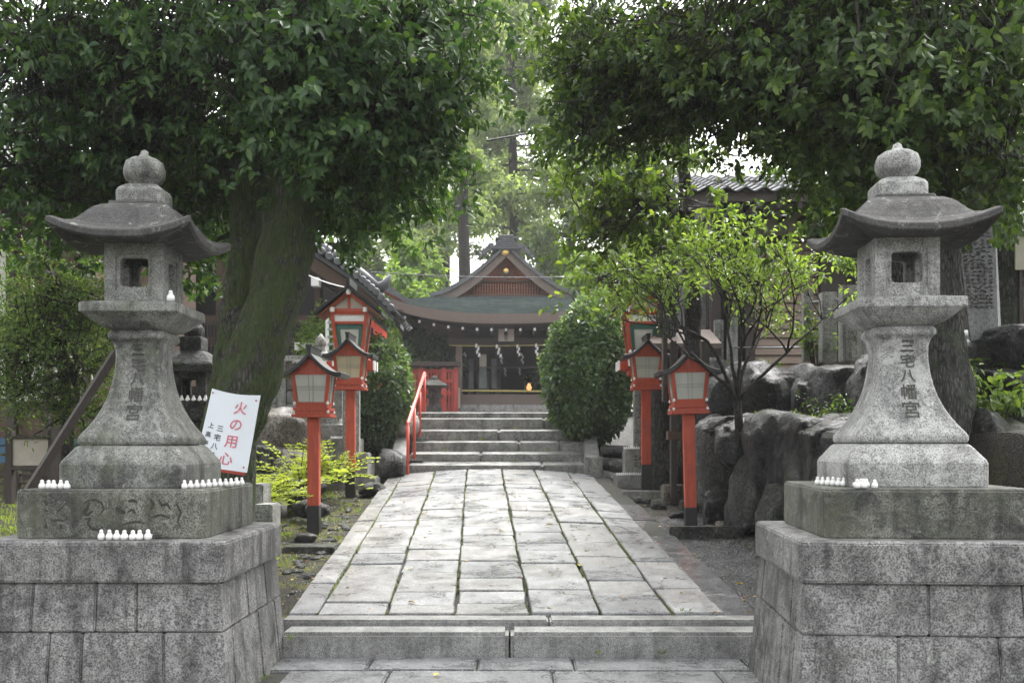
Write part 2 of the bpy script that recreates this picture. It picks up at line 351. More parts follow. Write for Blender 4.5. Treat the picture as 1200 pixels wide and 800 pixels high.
def bumpy(o, amp, scale, seed=0):
    me = o.data; n = len(me.vertices)
    for v in me.vertices:
        p = Vector(v.co) * scale + Vector((seed * 3.1, seed * 1.7, 0))
        v.co += Vector(noise.noise_vector(p)) * amp
    return o
def leaves(name, m, parent, P, D, Nn, L, Wd, kind='stuff', fold=.25, sharp=.5):
    P = np.asarray(P); D = np.asarray(D, float); D /= np.linalg.norm(D, axis=1)[:, None] + 1e-9
    S = np.cross(D, Nn); S /= np.linalg.norm(S, axis=1)[:, None] + 1e-9
    Nn = np.cross(S, D); n = len(P); L = np.broadcast_to(L, (n,))[:, None]; Wd = np.broadcast_to(Wd, (n,))[:, None]
    h = Wd * fold
    v = np.empty((n, 6, 3)); dr = np.array([0, 0, -1.0])
    v[:, 0] = P; v[:, 3] = P + D * L + dr * L * .12
    v[:, 1] = P + D * L * .3 + S * Wd * .46 + Nn * h; v[:, 5] = P + D * L * .3 - S * Wd * .46 + Nn * h
    v[:, 2] = P + D * L * .68 + S * Wd * .42 + Nn * h * .8; v[:, 4] = P + D * L * .68 - S * Wd * .42 + Nn * h * .8
    me = bpy.data.meshes.new(name); me.vertices.add(n * 6); me.vertices.foreach_set('co', v.reshape(-1))
    idx = (np.arange(n) * 6)[:, None] + np.array([0, 1, 2, 3, 0, 3, 4, 5])[None]
    me.loops.add(n * 8); me.loops.foreach_set('vertex_index', idx.reshape(-1).astype(np.int32))
    me.polygons.add(n * 2); me.polygons.foreach_set('loop_start', np.arange(0, n * 8, 4, dtype=np.int32))
    me.update(calc_edges=True); me.validate(verbose=False)
    me.materials.append(m)
    o = bpy.data.objects.new(name, me); COL.objects.link(o)
    if parent is not None: o.parent = parent
    if kind: o['kind'] = kind
    return o
def clusters(centres, nper, spread, L, droop=.5, wr=.42, flat=.35):
    """leaf positions and directions around twig ends"""
    C = np.asarray(centres); n = len(C)
    tw = RNG.normal(size=(n, 3)); tw[:, 2] -= droop; tw /= np.linalg.norm(tw, axis=1)[:, None]
    Cc = np.repeat(C, nper, 0); T = np.repeat(tw, nper, 0); k = n * nper
    t = RNG.random((k, 1))
    R = RNG.normal(size=(k, 3)); R /= np.linalg.norm(R, axis=1)[:, None]
    P = Cc + T * (t - .5) * spread * 1.6 + R * spread * .25
    D = T * .6 + R * 1.0; D[:, 2] -= droop * .9
    Nn = RNG.normal(size=(k, 3)) * flat; Nn[:, 2] += 1.0
    LL = L * (.65 + .6 * RNG.random(k)); return P, D, Nn, LL, LL * wr
def whorls(centres, axis, nper, L, droop=.35, wr=.5, jit=.35):
    """rosettes of leaves at twig ends: leaves radiate round an outward pointing twig"""
    C = np.asarray(centres); n = len(C); T = C - axis; T[:, 2] *= .35
    T /= np.linalg.norm(T, axis=1)[:, None] + 1e-9; T += RNG.normal(size=(n, 3)) * .75; T[:, 2] -= .25; T /= np.linalg.norm(T, axis=1)[:, None]
    A = np.cross(T, RNG.normal(size=(n, 3))); A /= np.linalg.norm(A, axis=1)[:, None]; B = np.cross(T, A)
    k = n * nper; Tt = np.repeat(T, nper, 0); ph = (np.tile(np.arange(nper), n) * 2.4 + RNG.normal(size=k) * jit)[:, None]
    rad = np.repeat(A, nper, 0) * np.cos(ph) + np.repeat(B, nper, 0) * np.sin(ph)
    s = (np.tile(np.arange(nper), n) / nper)[:, None]
    P = np.repeat(C, nper, 0) + Tt * (s - .6) * L * 1.7 + RNG.normal(size=(k, 3)) * L * .12
    D = Tt * (.25 + .5 * s) + rad + RNG.normal(size=(k, 3)) * .18; D[:, 2] -= droop
    Nn = Tt * 1.0 - rad * .3 + RNG.normal(size=(k, 3)) * .2; Nn[:, 2] += .45
    LL = L * (.7 + .5 * RNG.random(k)); return P, D, Nn, LL, LL * wr
def in_blobs(blobs, dens):
    out = []
    for c, r, n in blobs:
        n = int(n * dens); sub = max(1, n // 8); d = RNG.normal(size=(sub, 3)); d /= np.linalg.norm(d, axis=1)[:, None]
        rr = RNG.random((sub, 1)) ** .45
        q = d * rr * np.array(r) * 1.08
        q = np.repeat(q, 8, 0) + RNG.normal(size=(sub * 8, 3)) * np.array([.17, .17, .10])
        q += .18 * np.array(r) * np.sin(q[:, [1, 2, 0]] * 5.0)
        out.append(np.array(c) + q)
    return np.concatenate(out)
def rock(name, m, parent, c, size, seed, rz=0, sub=4, lab=None, loc=None):
    bm = bmesh.new(); bmesh.ops.create_icosphere(bm, subdivisions=sub, radius=1)
    rot = Matrix.Rotation(rz, 3, 'Z'); rr_ = random.Random(int(seed * 977))
    planes = []
    for _ in range(13):
        nv = Vector((rr_.gauss(0, 1), rr_.gauss(0, 1), rr_.gauss(0, 1))).normalized(); planes.append((nv, rr_.uniform(.70, .95)))
    for v in bm.verts:
        p = v.co.copy()
        q = Vector([math.copysign(abs(t) ** .62, t) for t in p])           # blockier
        for nv, dd in planes:
            e = q.dot(nv) - dd
            if e > 0: q -= nv * e * .72
        s = 1.12 + .20 * noise.noise(p * 1.3 + Vector((seed * 7.3, 0, seed))) + .10 * noise.noise(p * 3.4 + Vector((seed, seed * 2.1, 0)))
        cell = noise.cell(p * 1.6 + Vector((seed, 0, 0)))
        q *= s + .045 * abs(noise.noise(p * 5 + Vector((seed, 0, 3)))) + .02 * noise.noise(p * 13)
        v.co = rot @ Vector((q.x * size[0], q.y * size[1], q.z * size[2]))
    me = bpy.data.meshes.new(name); bm.to_mesh(me); bm.free(); me.materials.append(m)
    me.polygons.foreach_set('use_smooth', [True] * len(me.polygons))
    try: me.set_sharp_from_angle(angle=1.2)
    except Exception: pass
    o = bpy.data.objects.new(name, me); COL.objects.link(o); o.location = c
    if parent is not None: o.parent = parent
    return o
_txt = {}
def text_geo(ch, size):
    if ch not in _txt:
        cu = bpy.data.curves.new('t', 'FONT'); cu.body = ch; cu.size = 1.0; cu.resolution_u = 3; cu.offset = .012
        o = bpy.data.objects.new('t', cu); COL.objects.link(o)
        dg = bpy.context.evaluated_depsgraph_get(); dg.update()
        me = bpy.data.meshes.new_from_object(o.evaluated_get(dg))
        vs = np.array([v.co[:2] for v in me.vertices]) if len(me.vertices) else np.zeros((0, 2)); fs = [tuple(p.vertices) for p in me.polygons]
        if len(vs): vs = vs - (vs.min(0) + vs.max(0)) / 2
        bpy.data.objects.remove(o); bpy.data.curves.remove(cu); bpy.data.meshes.remove(me)
        _txt[ch] = (vs, fs)
    vs, fs = _txt[ch]; return vs * size, fs
# ------------------------------------------------------------------ the ground
def sstep(a, b, x):
    t = min(1, max(0, (x - a) / (b - a))); return t * t * (3 - 2 * t)
def axis_x(y): return -.035 * (y - 6.3)                       # the path drifts a little to the left
def slope_z(y): return .19 + .087 * (min(y, 13.8) - 6.3)
def wall_x(y):                                                # foot of the rock wall on the right
    pts = [(5.2, 3.05), (7.4, 2.95), (9.7, 2.53), (10.9, 2.12), (14, 2.2), (22, 3.4), (40, 6)]
    if y <= pts[0][0]: return pts[0][1]
    for (a, b), (c, d) in zip(pts, pts[1:]):
        if y <= c: return b + (d - b) * (y - a) / (c - a)
    return 6
def gz(x, y):
    if y < 6.16: z = -.02
    elif y < 13.8: z = slope_z(y) - .07
    else: z = slope_z(13.8) - .07 + sstep(13.9, 16.6, y) * .98
    if y > 38: z += (y - 38) * .32
    w = wall_x(y)
    if x > w and y > 5.6:
        z = z + (1.36 - z) * sstep(w + .1, w + .4, x) * sstep(5.6, 6.4, y) if z < 1.36 else z
        z += sstep(w + .95, w + 1.3, x) * max(0, min(.62, 1.98 - z)) * sstep(7.5, 8.5, y)
    if x < -2.6 and 12.2 < y: z = max(z, z + (1.5 - z) * sstep(-2.45, -2.9, -abs(x)) * sstep(12.3, 12.7, y)) if z < 1.5 else z
    z += .03 * noise.noise(Vector((x * 1.1, y * 1.1, 0))) * (1 if y > 6.2 else .3)
    return z
xs = sorted(set([round(v, 3) for v in list(np.arange(-6, 6.01, .12)) + list(np.arange(-16, -6, .8)) + list(np.arange(6.8, 16, .8)) + list(np.arange(-200, -16, 12)) + list(np.arange(18, 202, 12))]))
ys = sorted(set([round(v, 3) for v in [-30, -10, -2, 2, 3, 4, 5, 5.5, 6.0, 6.15, 6.17] + list(np.arange(6.3, 18, .12)) + list(np.arange(18, 40, 1.2)) + list(np.arange(42, 70, 4)) + [80, 100, 140]]))
mb = MB(); nx = len(xs)
mb.v = [(x, y, gz(x, y) if y < 70 else gz(x, 70)) for y in ys for x in xs]
mb.f = [(j * nx + i, j * nx + i + 1, (j + 1) * nx + i + 1, (j + 1) * nx + i) for j in range(len(ys) - 1) for i in range(nx - 1)]
ground = mb.build('ground', M['ground'], smooth=True, loc=(0, 0, 0)); tag(ground, kind='structure')

# ------------------------------------------------------------------ the stone path
JX = [-1.427, -1.233, -.80, -.36, .113, .565, 1.018, 1.357, 1.60]
def jw(ci, y): return .014 * noise.noise(Vector((ci * 4.7, y * .9, 2))) * (0 < ci < 7)
def path_pt(u, y, dz=0):
    """u = lateral place at the path's near edge"""
    c = (u - .05) / 1.4
    return Vector((u + axis_x(y), y, slope_z(y) + .085 * sstep(6.3, 13, y) * (1 - min(1, c * c)) + dz))
mb = MB(); mb.grid(lambda s, t: path_pt(-1.42 + 3.0 * s, 6.18 + 7.6 * t, -.028), 14, 24)
path = mb.build('path', M['joint'], loc=(0, 0, 0)); tag(path, kind='structure')
random.seed(21)
for ci in range(len(JX) - 1):
    a, b = JX[ci], JX[ci + 1]; y = 6.36
    while y < 13.75:
        ln = U(.28, .66) if ci not in (0, 7) else U(.9, 1.5)
        if y < 6.4: ln *= U(.5, 1)
        e = min(13.78, y + ln)
        if 13.78 - e < .25: e = 13.78
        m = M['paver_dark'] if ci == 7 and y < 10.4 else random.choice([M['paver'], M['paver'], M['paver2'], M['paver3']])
        if ci == 7 and y > 10.4: break
        g = .009 if ci not in (0, 7) else .007
        bx = MB(); j = [U(-.009, .009) for _ in range(8)]; h = U(-.009, .007) - (.02 if ci == 7 else 0)
        ga, gb, gc, gd_ = jw(ci, y), jw(ci + 1, y), jw(ci + 1, e), jw(ci, e); top = [path_pt(a + ga + g + j[0], y + .005 + j[1] * .5, h + j[2] * .4), path_pt(b + gb - g + j[3], y + .005 - j[1] * .5, h + j[5] * .4), path_pt(b + gc - g + j[4], e - .005, h + j[6] * .4), path_pt(a + gd_ + g + j[7], e - .005, h)]
        bot = [p - Vector((0, 0, .07)) for p in top]
        bx.hexa(bot, top); c = sum(top, Vector()) / 4
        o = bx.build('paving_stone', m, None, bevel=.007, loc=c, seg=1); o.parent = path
        y = e
# far threshold strip
# moss in the long joints, and tufts
random.seed(5)
mm = MB()
for ci in range(1, 7):
    y = 6.35
    while y < 13.7:
        if noise.noise(Vector((ci * 3.3, y * 1.4, 0))) + .35 * (y > 8) > -.15:
            w = U(.004, .014) * (.6 + 1.2 * max(0, noise.noise(Vector((ci * 9.1, y * 2.3, 1))))); p = path_pt(JX[ci] + jw(ci, y) + U(-.006, .006), y, -.004 + U(0, .007)); q = path_pt(JX[ci] + jw(ci, y) + U(-.006, .006), y + .06, -.006)
            mm.add([p + Vector((-w, 0, -.012)), p + Vector((0, 0, .006)), p + Vector((w, 0, -.012)), q + Vector((-w, 0, -.012)), q + Vector((0, 0, .004)), q + Vector((w, 0, -.012))], [(0, 1, 4, 3), (1, 2, 5, 4)])
        y += .05
o = mm.build('joint_moss', M['moss'], path, loc=(0, 0, 0)); tag(o, kind='stuff')
# kerb: thin strip and the big step
def strip(x0, x1, y0, y1, z0, z1, m, name='kerb_stone', bev=.012, parent=None):
    b = MB(); b.box(x0, x1, y0, y1, z0, z1); c = ((x0 + x1) / 2, (y0 + y1) / 2, z0)
    o = b.build(name, m, None, bevel=bev, loc=c)
    if parent: o.parent = parent
    return o
for x0, x1 in ((-1.43, .225), (.235, 1.62)): strip(x0, x1, 6.17, 6.35, .02, .183, M['kerb'], parent=path)
for x0, x1 in ((-1.38, -.02), (-.008, 1.60)): strip(x0, x1, 5.93, 6.162, -.03, .150, M['kerb'], bev=.022, parent=path)
pav = MB().grid(lambda s, t: (-6 + 12 * s, -1 + 6.93 * t, -.012), 2, 2).build('lower_pavement', M['joint'], loc=(0, 0, 0)); tag(pav, kind='structure')
random.seed(9)
y = 5.925; row = 0
while y > 3.6:
    d = (.34, .5, .46, .5, .45)[row % 5]; x = -1.6 + (row % 2) * .35
    while x < 1.9:
        w = U(.55, 1.05); dark = x > .9
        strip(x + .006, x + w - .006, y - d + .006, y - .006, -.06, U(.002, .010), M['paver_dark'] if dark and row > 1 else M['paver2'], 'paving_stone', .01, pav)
        x += w
    y -= d; row += 1

# ------------------------------------------------------------------ the stairs
stairs = empty('stone_stairs', (-.25, 13.9, .8), 0, 'flight of six worn grey granite steps rising from the path to the shrine hall', 'stairs')
def world(o, parent):
    """parent while keeping the world place (parents here are only moved, never turned)"""
    o.parent = parent; o.location = Vector(o.location) - Vector(parent.location); return o
tops = [.973, 1.123, 1.289, 1.464, 1.654, 1.759]; z_prev = .80
joints = [[.42], [-.45], [.1, .7], [-.2], [.5], []]
for i, zt in enumerate(tops):
    y0 = 13.86 + .4 * i; xl = -1.45 - .018 * i; xr = 1.02 + .03 * i
    e = [xl] + joints[i] + [xr]
    for a, b in zip(e, e[1:]):
        bx = MB(); zb = z_prev - .1; back = zt + (.05, .042, .036, .036, .03, .028)[i]; j = U(-.006, .006)
        bx.hexa([(a + .004, y0 + j, zb), (b - .004, y0 + j, zb), (b - .004, y0 + .43, zb), (a + .004, y0 + .43, zb)], [(a + .004, y0 + j, zt), (b - .004, y0 + j, zt + U(-.004, .004)), (b - .004, y0 + .43, back), (a + .004, y0 + .43, back)])
        world(bx.build('step', M['riser'], None, bevel=.018, loc=((a + b) / 2, y0, zb)), stairs)
    z_prev = zt
landing = strip(-2.6, 2.6, 16.27, 26.5, 1.3, 1.8, M['paver2'], 'landing', .02); tag(landing, kind='structure')
def cheek(xa, xb, xc, xd):
    b = MB(); b.box(xa, xb, 13.72, 13.98, .7, 1.09)
    world(b.build('cheek_block', M['oldstone'], None, bevel=.015, loc=((xa + xb) / 2, 13.8, .7)), stairs)
    b = MB(); b.hexa([(xa + .02, 13.98, .7), (xb - .02, 13.98, .7), (xd, 16.3, .8), (xc, 16.3, .8)], [(xa + .02, 13.98, 1.07), (xb - .02, 13.98, 1.07), (xd, 16.3, 1.98), (xc, 16.3, 1.98)])
    world(b.build('cheek_slab', M['kerb'], None, bevel=.02, loc=((xa + xb) / 2, 15, .7)), stairs)
cheek(-1.72, -1.46, -1.80, -1.58); cheek(1.0, 1.25, 1.1, 1.32)

# ------------------------------------------------------------------ white bird figurines
def bird_mesh():
    b = MB(); b.lathe([(.006, 0), (.0145, .004), (.0165, .013), (.0145, .023), (.009, .030), (.0078, .034), (.0088, .038), (.006, .0435), (.001, .0455)], 10)
    b.beam((0, -.007, .038), (0, -.016, .0365), .003, .003)                                 # beak
    b.hexa([(-.006, .010, .010), (.006, .010, .010), (.006, .026, .020), (-.006, .026, .020)], [(-.005, .010, .016), (.005, .010, .016), (.004, .027, .023), (-.004, .027, .023)])
    return b
_b = bird_mesh().build('bird_figurine', M['ceramic'], None, smooth=True, loc=(0, 0, 0))
BIRD = _b.data; bpy.data.objects.remove(_b)
def bird(p, s, label, group, rz=None, lie=0):
    o = bpy.data.objects.new('bird_figurine', BIRD); COL.objects.link(o); o.location = p
    o.scale = (s * U(.94, 1.06),) * 2 + (s * U(.95, 1.05),)
    o.rotation_euler = (lie, 0, U(-.5, .5) if rz is None else rz)
    return tag(o, label, 'figurine', group)

# ------------------------------------------------------------------ the big stone lanterns
def plate_hole(mb, w, h, hw, hh, r, th, Mx, cz=0):
    """upright plate, outline w x h, with a round-cornered window hw x hh and a shallow frame round it"""
    pts = []
    for k in range(32):
        s = k / 8.0; side = int(s); t = (s - side) * 2 - 1
        pts.append([(t, -1), (1, t), (-t, 1), (-1, -t)][side])
    def rnd(p, r):
        x, z = p
        if abs(x) > 1 - r and abs(z) > 1 - r:
            cx, cz_ = math.copysign(1 - r, x), math.copysign(1 - r, z); v = Vector((x - cx, z - cz_)); v = v.normalized() * r; return (cx + v.x, cz_ + v.y)
        return p
    O = [(x * w / 2, z * h / 2) for x, z in pts]
    Fm = [(x * (hw / 2 + .022), z * (hh / 2 + .022)) for x, z in pts]
    H = [tuple(np.array(rnd(p, r)) * (hw / 2, hh / 2)) for p in pts]
    R = [(O, 0), (Fm, 0), (Fm, .007), (H, .007), (H, th), (O, th)]
    n = 32; vs = [(x, y, z + cz) for ring, y in R for x, z in ring]; fs = []
    for i in range(6):
        k = (i + 1) % 6
        for j in range(n): fs.append((i * n + j, i * n + (j + 1) % n, k * n + (j + 1) % n, k * n + j))
    mb.add(vs, fs, Mx)
PILLAR = [(.250, 1.266), (.258, 1.278), (.2575, 1.300), (.246, 1.322), (.222, 1.356), (.196, 1.40), (.172, 1.45), (.152, 1.505), (.137, 1.56), (.126, 1.62), (.119, 1.68), (.116, 1.73), (.118, 1.77), (.126, 1.805), (.140, 1.822), (.146, 1.828), (.146, 1.85), (.132, 1.872)]
def pillar_half(z):
    for (a, b), (c, d) in zip(PILLAR, PILLAR[1:]):
        if b <= z <= d: return a + (c - a) * (z - b) / (d - b)
    return PILLAR[0][0]
def stone_lantern(x, y, rz, zs, z0, light, label, joints):
    """zs, z0: vertical scale and offset above the plinth slab"""
    L = empty('stone_lantern', (x, y, 0), rz, label, 'stone lantern')
    Z = lambda z: z0 + (z - .603) * zs
    gp, gm, gr, gd = M['granite_plinth'], M['granite_mossy'], (M['granite_light'] if light else M['granite']), M['granite_dark']
    # plinth: two courses of separate blocks with a batter, round a dark core
    zt = Z(.603); zj = joints['zj']; zb = -.06
    hw = lambda z: .578 + (zt - z) * .085
    MB().hexa([(-.5, -.5, zb)] * 0 + [(-.52, -.52, zb), (.52, -.52, zb), (.52, .52, zb), (-.52, .52, zb)], [(-.5, -.5, zt - .01), (.5, -.5, zt - .01), (.5, .5, zt - .01), (-.5, .5, zt - .01)]).build('plinth_core', M['joint'], L)
    for ci, (za, zc_) in enumerate(((zb, zj), (zj, zt))):
        for side in range(4):
            R = Matrix.Rotation(side * math.pi / 2, 4, 'Z'); cut = joints['c%d' % ci][side % len(joints['c%d' % ci])]
            e = [-1] + cut + [1]
            for k, (a, b) in enumerate(zip(e, e[1:])):
                def P(u, d, z, zz):
                    h = hw(z); uu = u * h
                    return (uu, -h + d, zz)
                g = .0018; t0 = .16
                ga = .16 / .6 if (k == 0 and side % 2) else 0; gb = .16 / .6 if (k == len(e) - 2 and side % 2) else 0
                a1, b1 = a + ga + g / .6, b - gb - g / .6
                zr = zj + (joints['wav'] * math.sin(3 * a) if ci else 0) ; j = U(-.004, .004)
                lo = za + (.002 if ci else 0); hi = zc_ - .002
                sk = U(-.03, .03) if 0 < k else 0
                b_ = [P(a1, j, lo, lo), P(b1, j, lo, lo), P(b1, t0, lo, lo), P(a1, t0, lo, lo)]
                t_ = [P(a1, j, hi, hi), P(b1, j, hi, hi), P(b1, t0, hi, hi), P(a1, t0, hi, hi)]
                bx = MB(); bx.hexa(b_, t_, R); bx.build('stone_block', gp, L, bevel=.007)
    sq(MB(), [(.598, Z(.603)), (.604, Z(.612)), (.604, Z(.79)), (.592, Z(.803))], .03).build('plinth_slab', gp, L, bevel=.006)
    sq(MB(), [(.4695, Z(.803)), (.4695, Z(1.035)), (.462, Z(1.045))], .02).build('base_block', gm, L, bevel=.006)
    sq(MB(), [(.325, Z(1.045)), (.325, Z(1.165)), (.318, Z(1.182)), (.272, Z(1.246)), (.262, Z(1.258)), (.240, Z(1.263))], .02).build('base', gr, L, bevel=.005)
    sq(MB(), [(h, Z(z)) for h, z in PILLAR], .014).build('pillar', gr, L, smooth=False, bevel=.003)
    sq(MB(), [(.138, Z(1.872)), (.165, Z(1.884)), (.195, Z(1.907)), (.244, Z(1.951)), (.2525, Z(1.955)), (.2525, Z(1.998)), (.246, Z(2.005)), (.17, Z(2.02))], .008).build('middle_platform', gr, L, bevel=.003)
    # fire box with windows on all four sides
    fb = MB(); h = .1545; z1, z2 = Z(2.018), Z(2.325); hh = z2 - z1; zc_ = (z1 + z2) / 2
    for s in range(4):
        w = 2 * h if s % 2 == 0 else 2 * h - .10
        Mx = Matrix.Rotation(s * math.pi / 2, 4, 'Z') @ Matrix.Translation((0, -h + (0 if s % 2 == 0 else .0015), 0))
        if s % 2 == 0: plate_hole(fb, w, hh, .148, .152, .3, .05, Mx, zc_)
        else: plate_hole(fb, w, hh - .002, .10, .13, .3, .05, Mx, zc_)
    fb.box(-h + .05, h - .05, -h + .05, h - .05, z1 + .002, z1 + .03)
    fb.build('fire_box', gr, L)
    # roof with lifted corners
    prof = [(.10, 2.318, 0), (.155, 2.322, 0), (.335, 2.306, 1), (.3553, 2.318, 1), (.3553, 2.352, 1), (.336, 2.362, .9), (.30, 2.375, .6), (.272, 2.398, .35), (.25, 2.43, .2), (.228, 2.466, .1), (.203, 2.500, .05), (.172, 2.525, 0), (.145, 2.533, 0), (.141, 2.535, 0), (.139, 2.552, 0), (.05, 2.553, 0)]
    rings = []
    for w, z, lf in prof:
        r = []
        for s in range(4):
            for k in range(10):
                t = k / 5.0 - 1; d = .072 * lf * abs(t) ** 2.6
                f = w * (1 + .03 * lf * abs(t) ** 3); x_, y_ = (t * f, -f)
                q = Matrix.Rotation(s * math.pi / 2, 2) @ Vector((x_, y_)); r.append((q.x, q.y, Z(z) + d))
        rings.append(r)
    MB().loft(rings).build('roof', gd, L, bevel=.004, seg=1)
    sq(MB(), [(.118, Z(2.552)), (.121, Z(2.557)), (.121, Z(2.618)), (.110, Z(2.638)), (.085, Z(2.656)), (.06, Z(2.662))], .03).build('finial_base', gr, L, bevel=.006)
    MB().lathe([(.05, Z(2.655)), (.075, Z(2.664)), (.075, Z(2.678)), (.098, Z(2.69)), (.108, Z(2.72)), (.108, Z(2.75)), (.098, Z(2.785)), (.07, Z(2.805)), (.036, Z(2.816)), (.025, Z(2.826)), (.018, Z(2.848)), (.006, Z(2.855))], 20).build('finial', gr, L, smooth=True)
    # engraved shrine name down the pillar
    box_ = [None]
    def char(ch, cx, zc_, size, face):
        vs, fs = text_geo(ch, size)
        if not len(vs): return
        R = Matrix.Rotation(face * math.pi / 2, 4, 'Z')
        out = [R @ Vector((cx + vx, -(pillar_half(min(1.82, max(1.27, (zc_ + vz))))) - .0045, Z(zc_ + vz))) for vx, vz in vs]
        box_[0] = MB(); box_[0].add(out, fs); box_[0].build('engraved_character', M['groove'] if ch == '三' else M['groove_faint'], L)
    for ch, zc2, sz in zip('三宅八幡宮', (1.768, 1.692, 1.612, 1.53, 1.437), (.072, .075, .075, .082, .095)): char(ch, .01, zc2, sz, 0)
    for k in range(4): char('三', .0, 1.76 - k * .055, .03, 1 if x < 0 else 3)
    return L, Z
random.seed(3)
LL, ZL = stone_lantern(-1.985, 5.394, 0, 1.0, .603, False, 'tall mossy grey stone lantern on a stepped plinth left of the path',
    {'zj': .365, 'wav': .0, 'c0': [[-.39, -.13, .52], [.1, .6]], 'c1': [[-.55, -.03, .3], [-.2, .45]]})
LR, ZR = stone_lantern(1.93, 5.0, math.radians(-4), .9435, .65, True, 'tall pale stone lantern with a dark roof on a stepped plinth right of the path',
    {'zj': .42, 'wav': .0, 'c0': [[-.30, .42], [-.3, .3]], 'c1': [[-.08, .62], [.0, .55]]})
# cursive characters cut into the left base block: bent strokes
def stroke(mb, pts, w, Zt, yf):
    P = [Vector((x, yf, z)) for x, z in pts]
    L_, R_ = [], []
    for i, p in enumerate(P):
        d = (P[min(i + 1, len(P) - 1)] - P[max(i - 1, 0)]).normalized(); n = Vector((-d.z, 0, d.x)); ww = w * (.35 + .65 * math.sin(math.pi * (i + .6) / (len(P) + .2)))
        L_.append(p + n * ww); R_.append(p - n * ww)
    n = len(P); mb.add(L_ + R_, [(i, i + 1, n + i + 1, n + i) for i in range(n - 1)])
def photo_stroke(mb, pts, w, Zf, cx, cy, dx=0):
    q = []
    for a, b in zip(pts, pts[1:]):
        for k in range(3): q.append((a[0] + (b[0] - a[0]) * k / 3, a[1] + (b[1] - a[1]) * k / 3))
    q.append(pts[-1]); out = []
    for px, py in q:
        p = at(px, py, Zf); out.append((p.x - cx, p.z))
    stroke(mb, out, w, 0, Zf - cy - .0015)
gl = MB(); zf = 5.394 - .4695
for pts, w in [([(51, 586), (54, 588), (55, 592)], .008), ([(52, 597), (57, 599)], .006), ([(54, 612), (53, 618), (56, 617)], .006), ([(60, 611), (68, 609), (76, 610)], .006), ([(70, 614), (73, 619)], .006), ([(66, 601), (73, 594), (79, 588)], .004),
                 ([(98, 590), (104, 586), (112, 585), (119, 589), (122, 596), (117, 603)], .006), ([(105, 588), (102, 596), (98, 601), (103, 603), (109, 598)], .01), ([(99, 608), (106, 607), (103, 613), (108, 619), (115, 621), (121, 617)], .007),
                 ([(150, 587), (156, 586), (161, 588)], .008), ([(136, 594), (141, 599), (147, 601)], .012), ([(149, 600), (155, 597), (159, 601)], .006), ([(143, 615), (152, 612), (162, 611), (170, 613)], .006),
                 ([(176, 584), (180, 590), (177, 597)], .008), ([(186, 585), (190, 592), (196, 590), (200, 597)], .007), ([(177, 606), (188, 603), (199, 606)], .006), ([(207, 590), (212, 600), (208, 612)], .006)]:
    photo_stroke(gl, pts, w, zf, -1.985, 5.394)
gl.build('engraved_stroke', M['groove'], LL, split=True)
gl = MB(); zf2 = 5.0 - .4695
for cx0 in (1035, 1070, 1105, 1140):
    for k in range(5):
        x0 = cx0 + U(-7, 7); y0 = 583 + k * 9 + U(-2, 2); photo_stroke(gl, [(x0, y0), (x0 + U(4, 9), y0 + U(-3, 3)), (x0 + U(8, 14), y0 + U(-2, 5))], .005, zf2 - .02, 1.93, 5.0)
for v in range(len(gl.v)):
    p = Vector(gl.v[v]); gl.v[v] = (p.x, -.4712, p.z)
o = gl.build('engraved_writing', M['groove_faint'], LR); tag(o, kind='stuff')
# bird figurines on the lanterns
ORD = ['first', 'second', 'third', 'fourth', 'fifth', 'sixth', 'seventh', 'eighth', 'ninth', 'tenth', 'eleventh', 'twelfth', 'thirteenth']
random.seed(17)
zl_blk, zl_slab = ZL(1.045), ZL(.803); zr_blk = ZR(1.045)
for k in range(5): bird(Vector((at(51 + k * 7.3, 573, 5.0).x, 4.985 + U(-.01, .01), zl_blk)), 1.0, ORD[k] + ' bird figurine from the left in the row of five on the left lantern block', 'five birds on the left block end')
for k in range(7): bird(Vector((at(118 + k * 9.3, 632, 4.86).x + U(-.004, .004), 4.86, zl_slab)), 1.12, ORD[k] + ' bird figurine from the left in the row of seven on the left lantern slab', 'seven birds on the left slab')
for k in range(11): bird(Vector((-1.64 + k * .0165, 5.0 + k * .045, zl_blk)), .95, ORD[k] + ' nearest bird figurine in the crowded row at the left lantern block right end', 'row of birds on the left block right end')
bird(Vector((at(200, 352, 5.17).x, 5.17, ZL(2.006))), 1.25, 'single white bird figurine perched beside the fire box of the left lantern', None)
for k in range(10): bird(Vector((1.515 + k * .0145, 4.95 - k * .035, zr_blk)), .95, ORD[9 - k] + ' nearest bird figurine in the crowded row on the right lantern block', 'row of birds on the right block corner')
for px, lb in ((1004.5, 'left bird figurine of the close pair beside the crowded row on the right lantern'), (1012.5, 'right bird figurine of the close pair on the right lantern block'), (1025, 'lone white bird figurine farthest right on the right lantern\'s block')):
    bird(Vector((at(px, 574, 4.57).x, 4.57, zr_blk)), .95, lb, None)
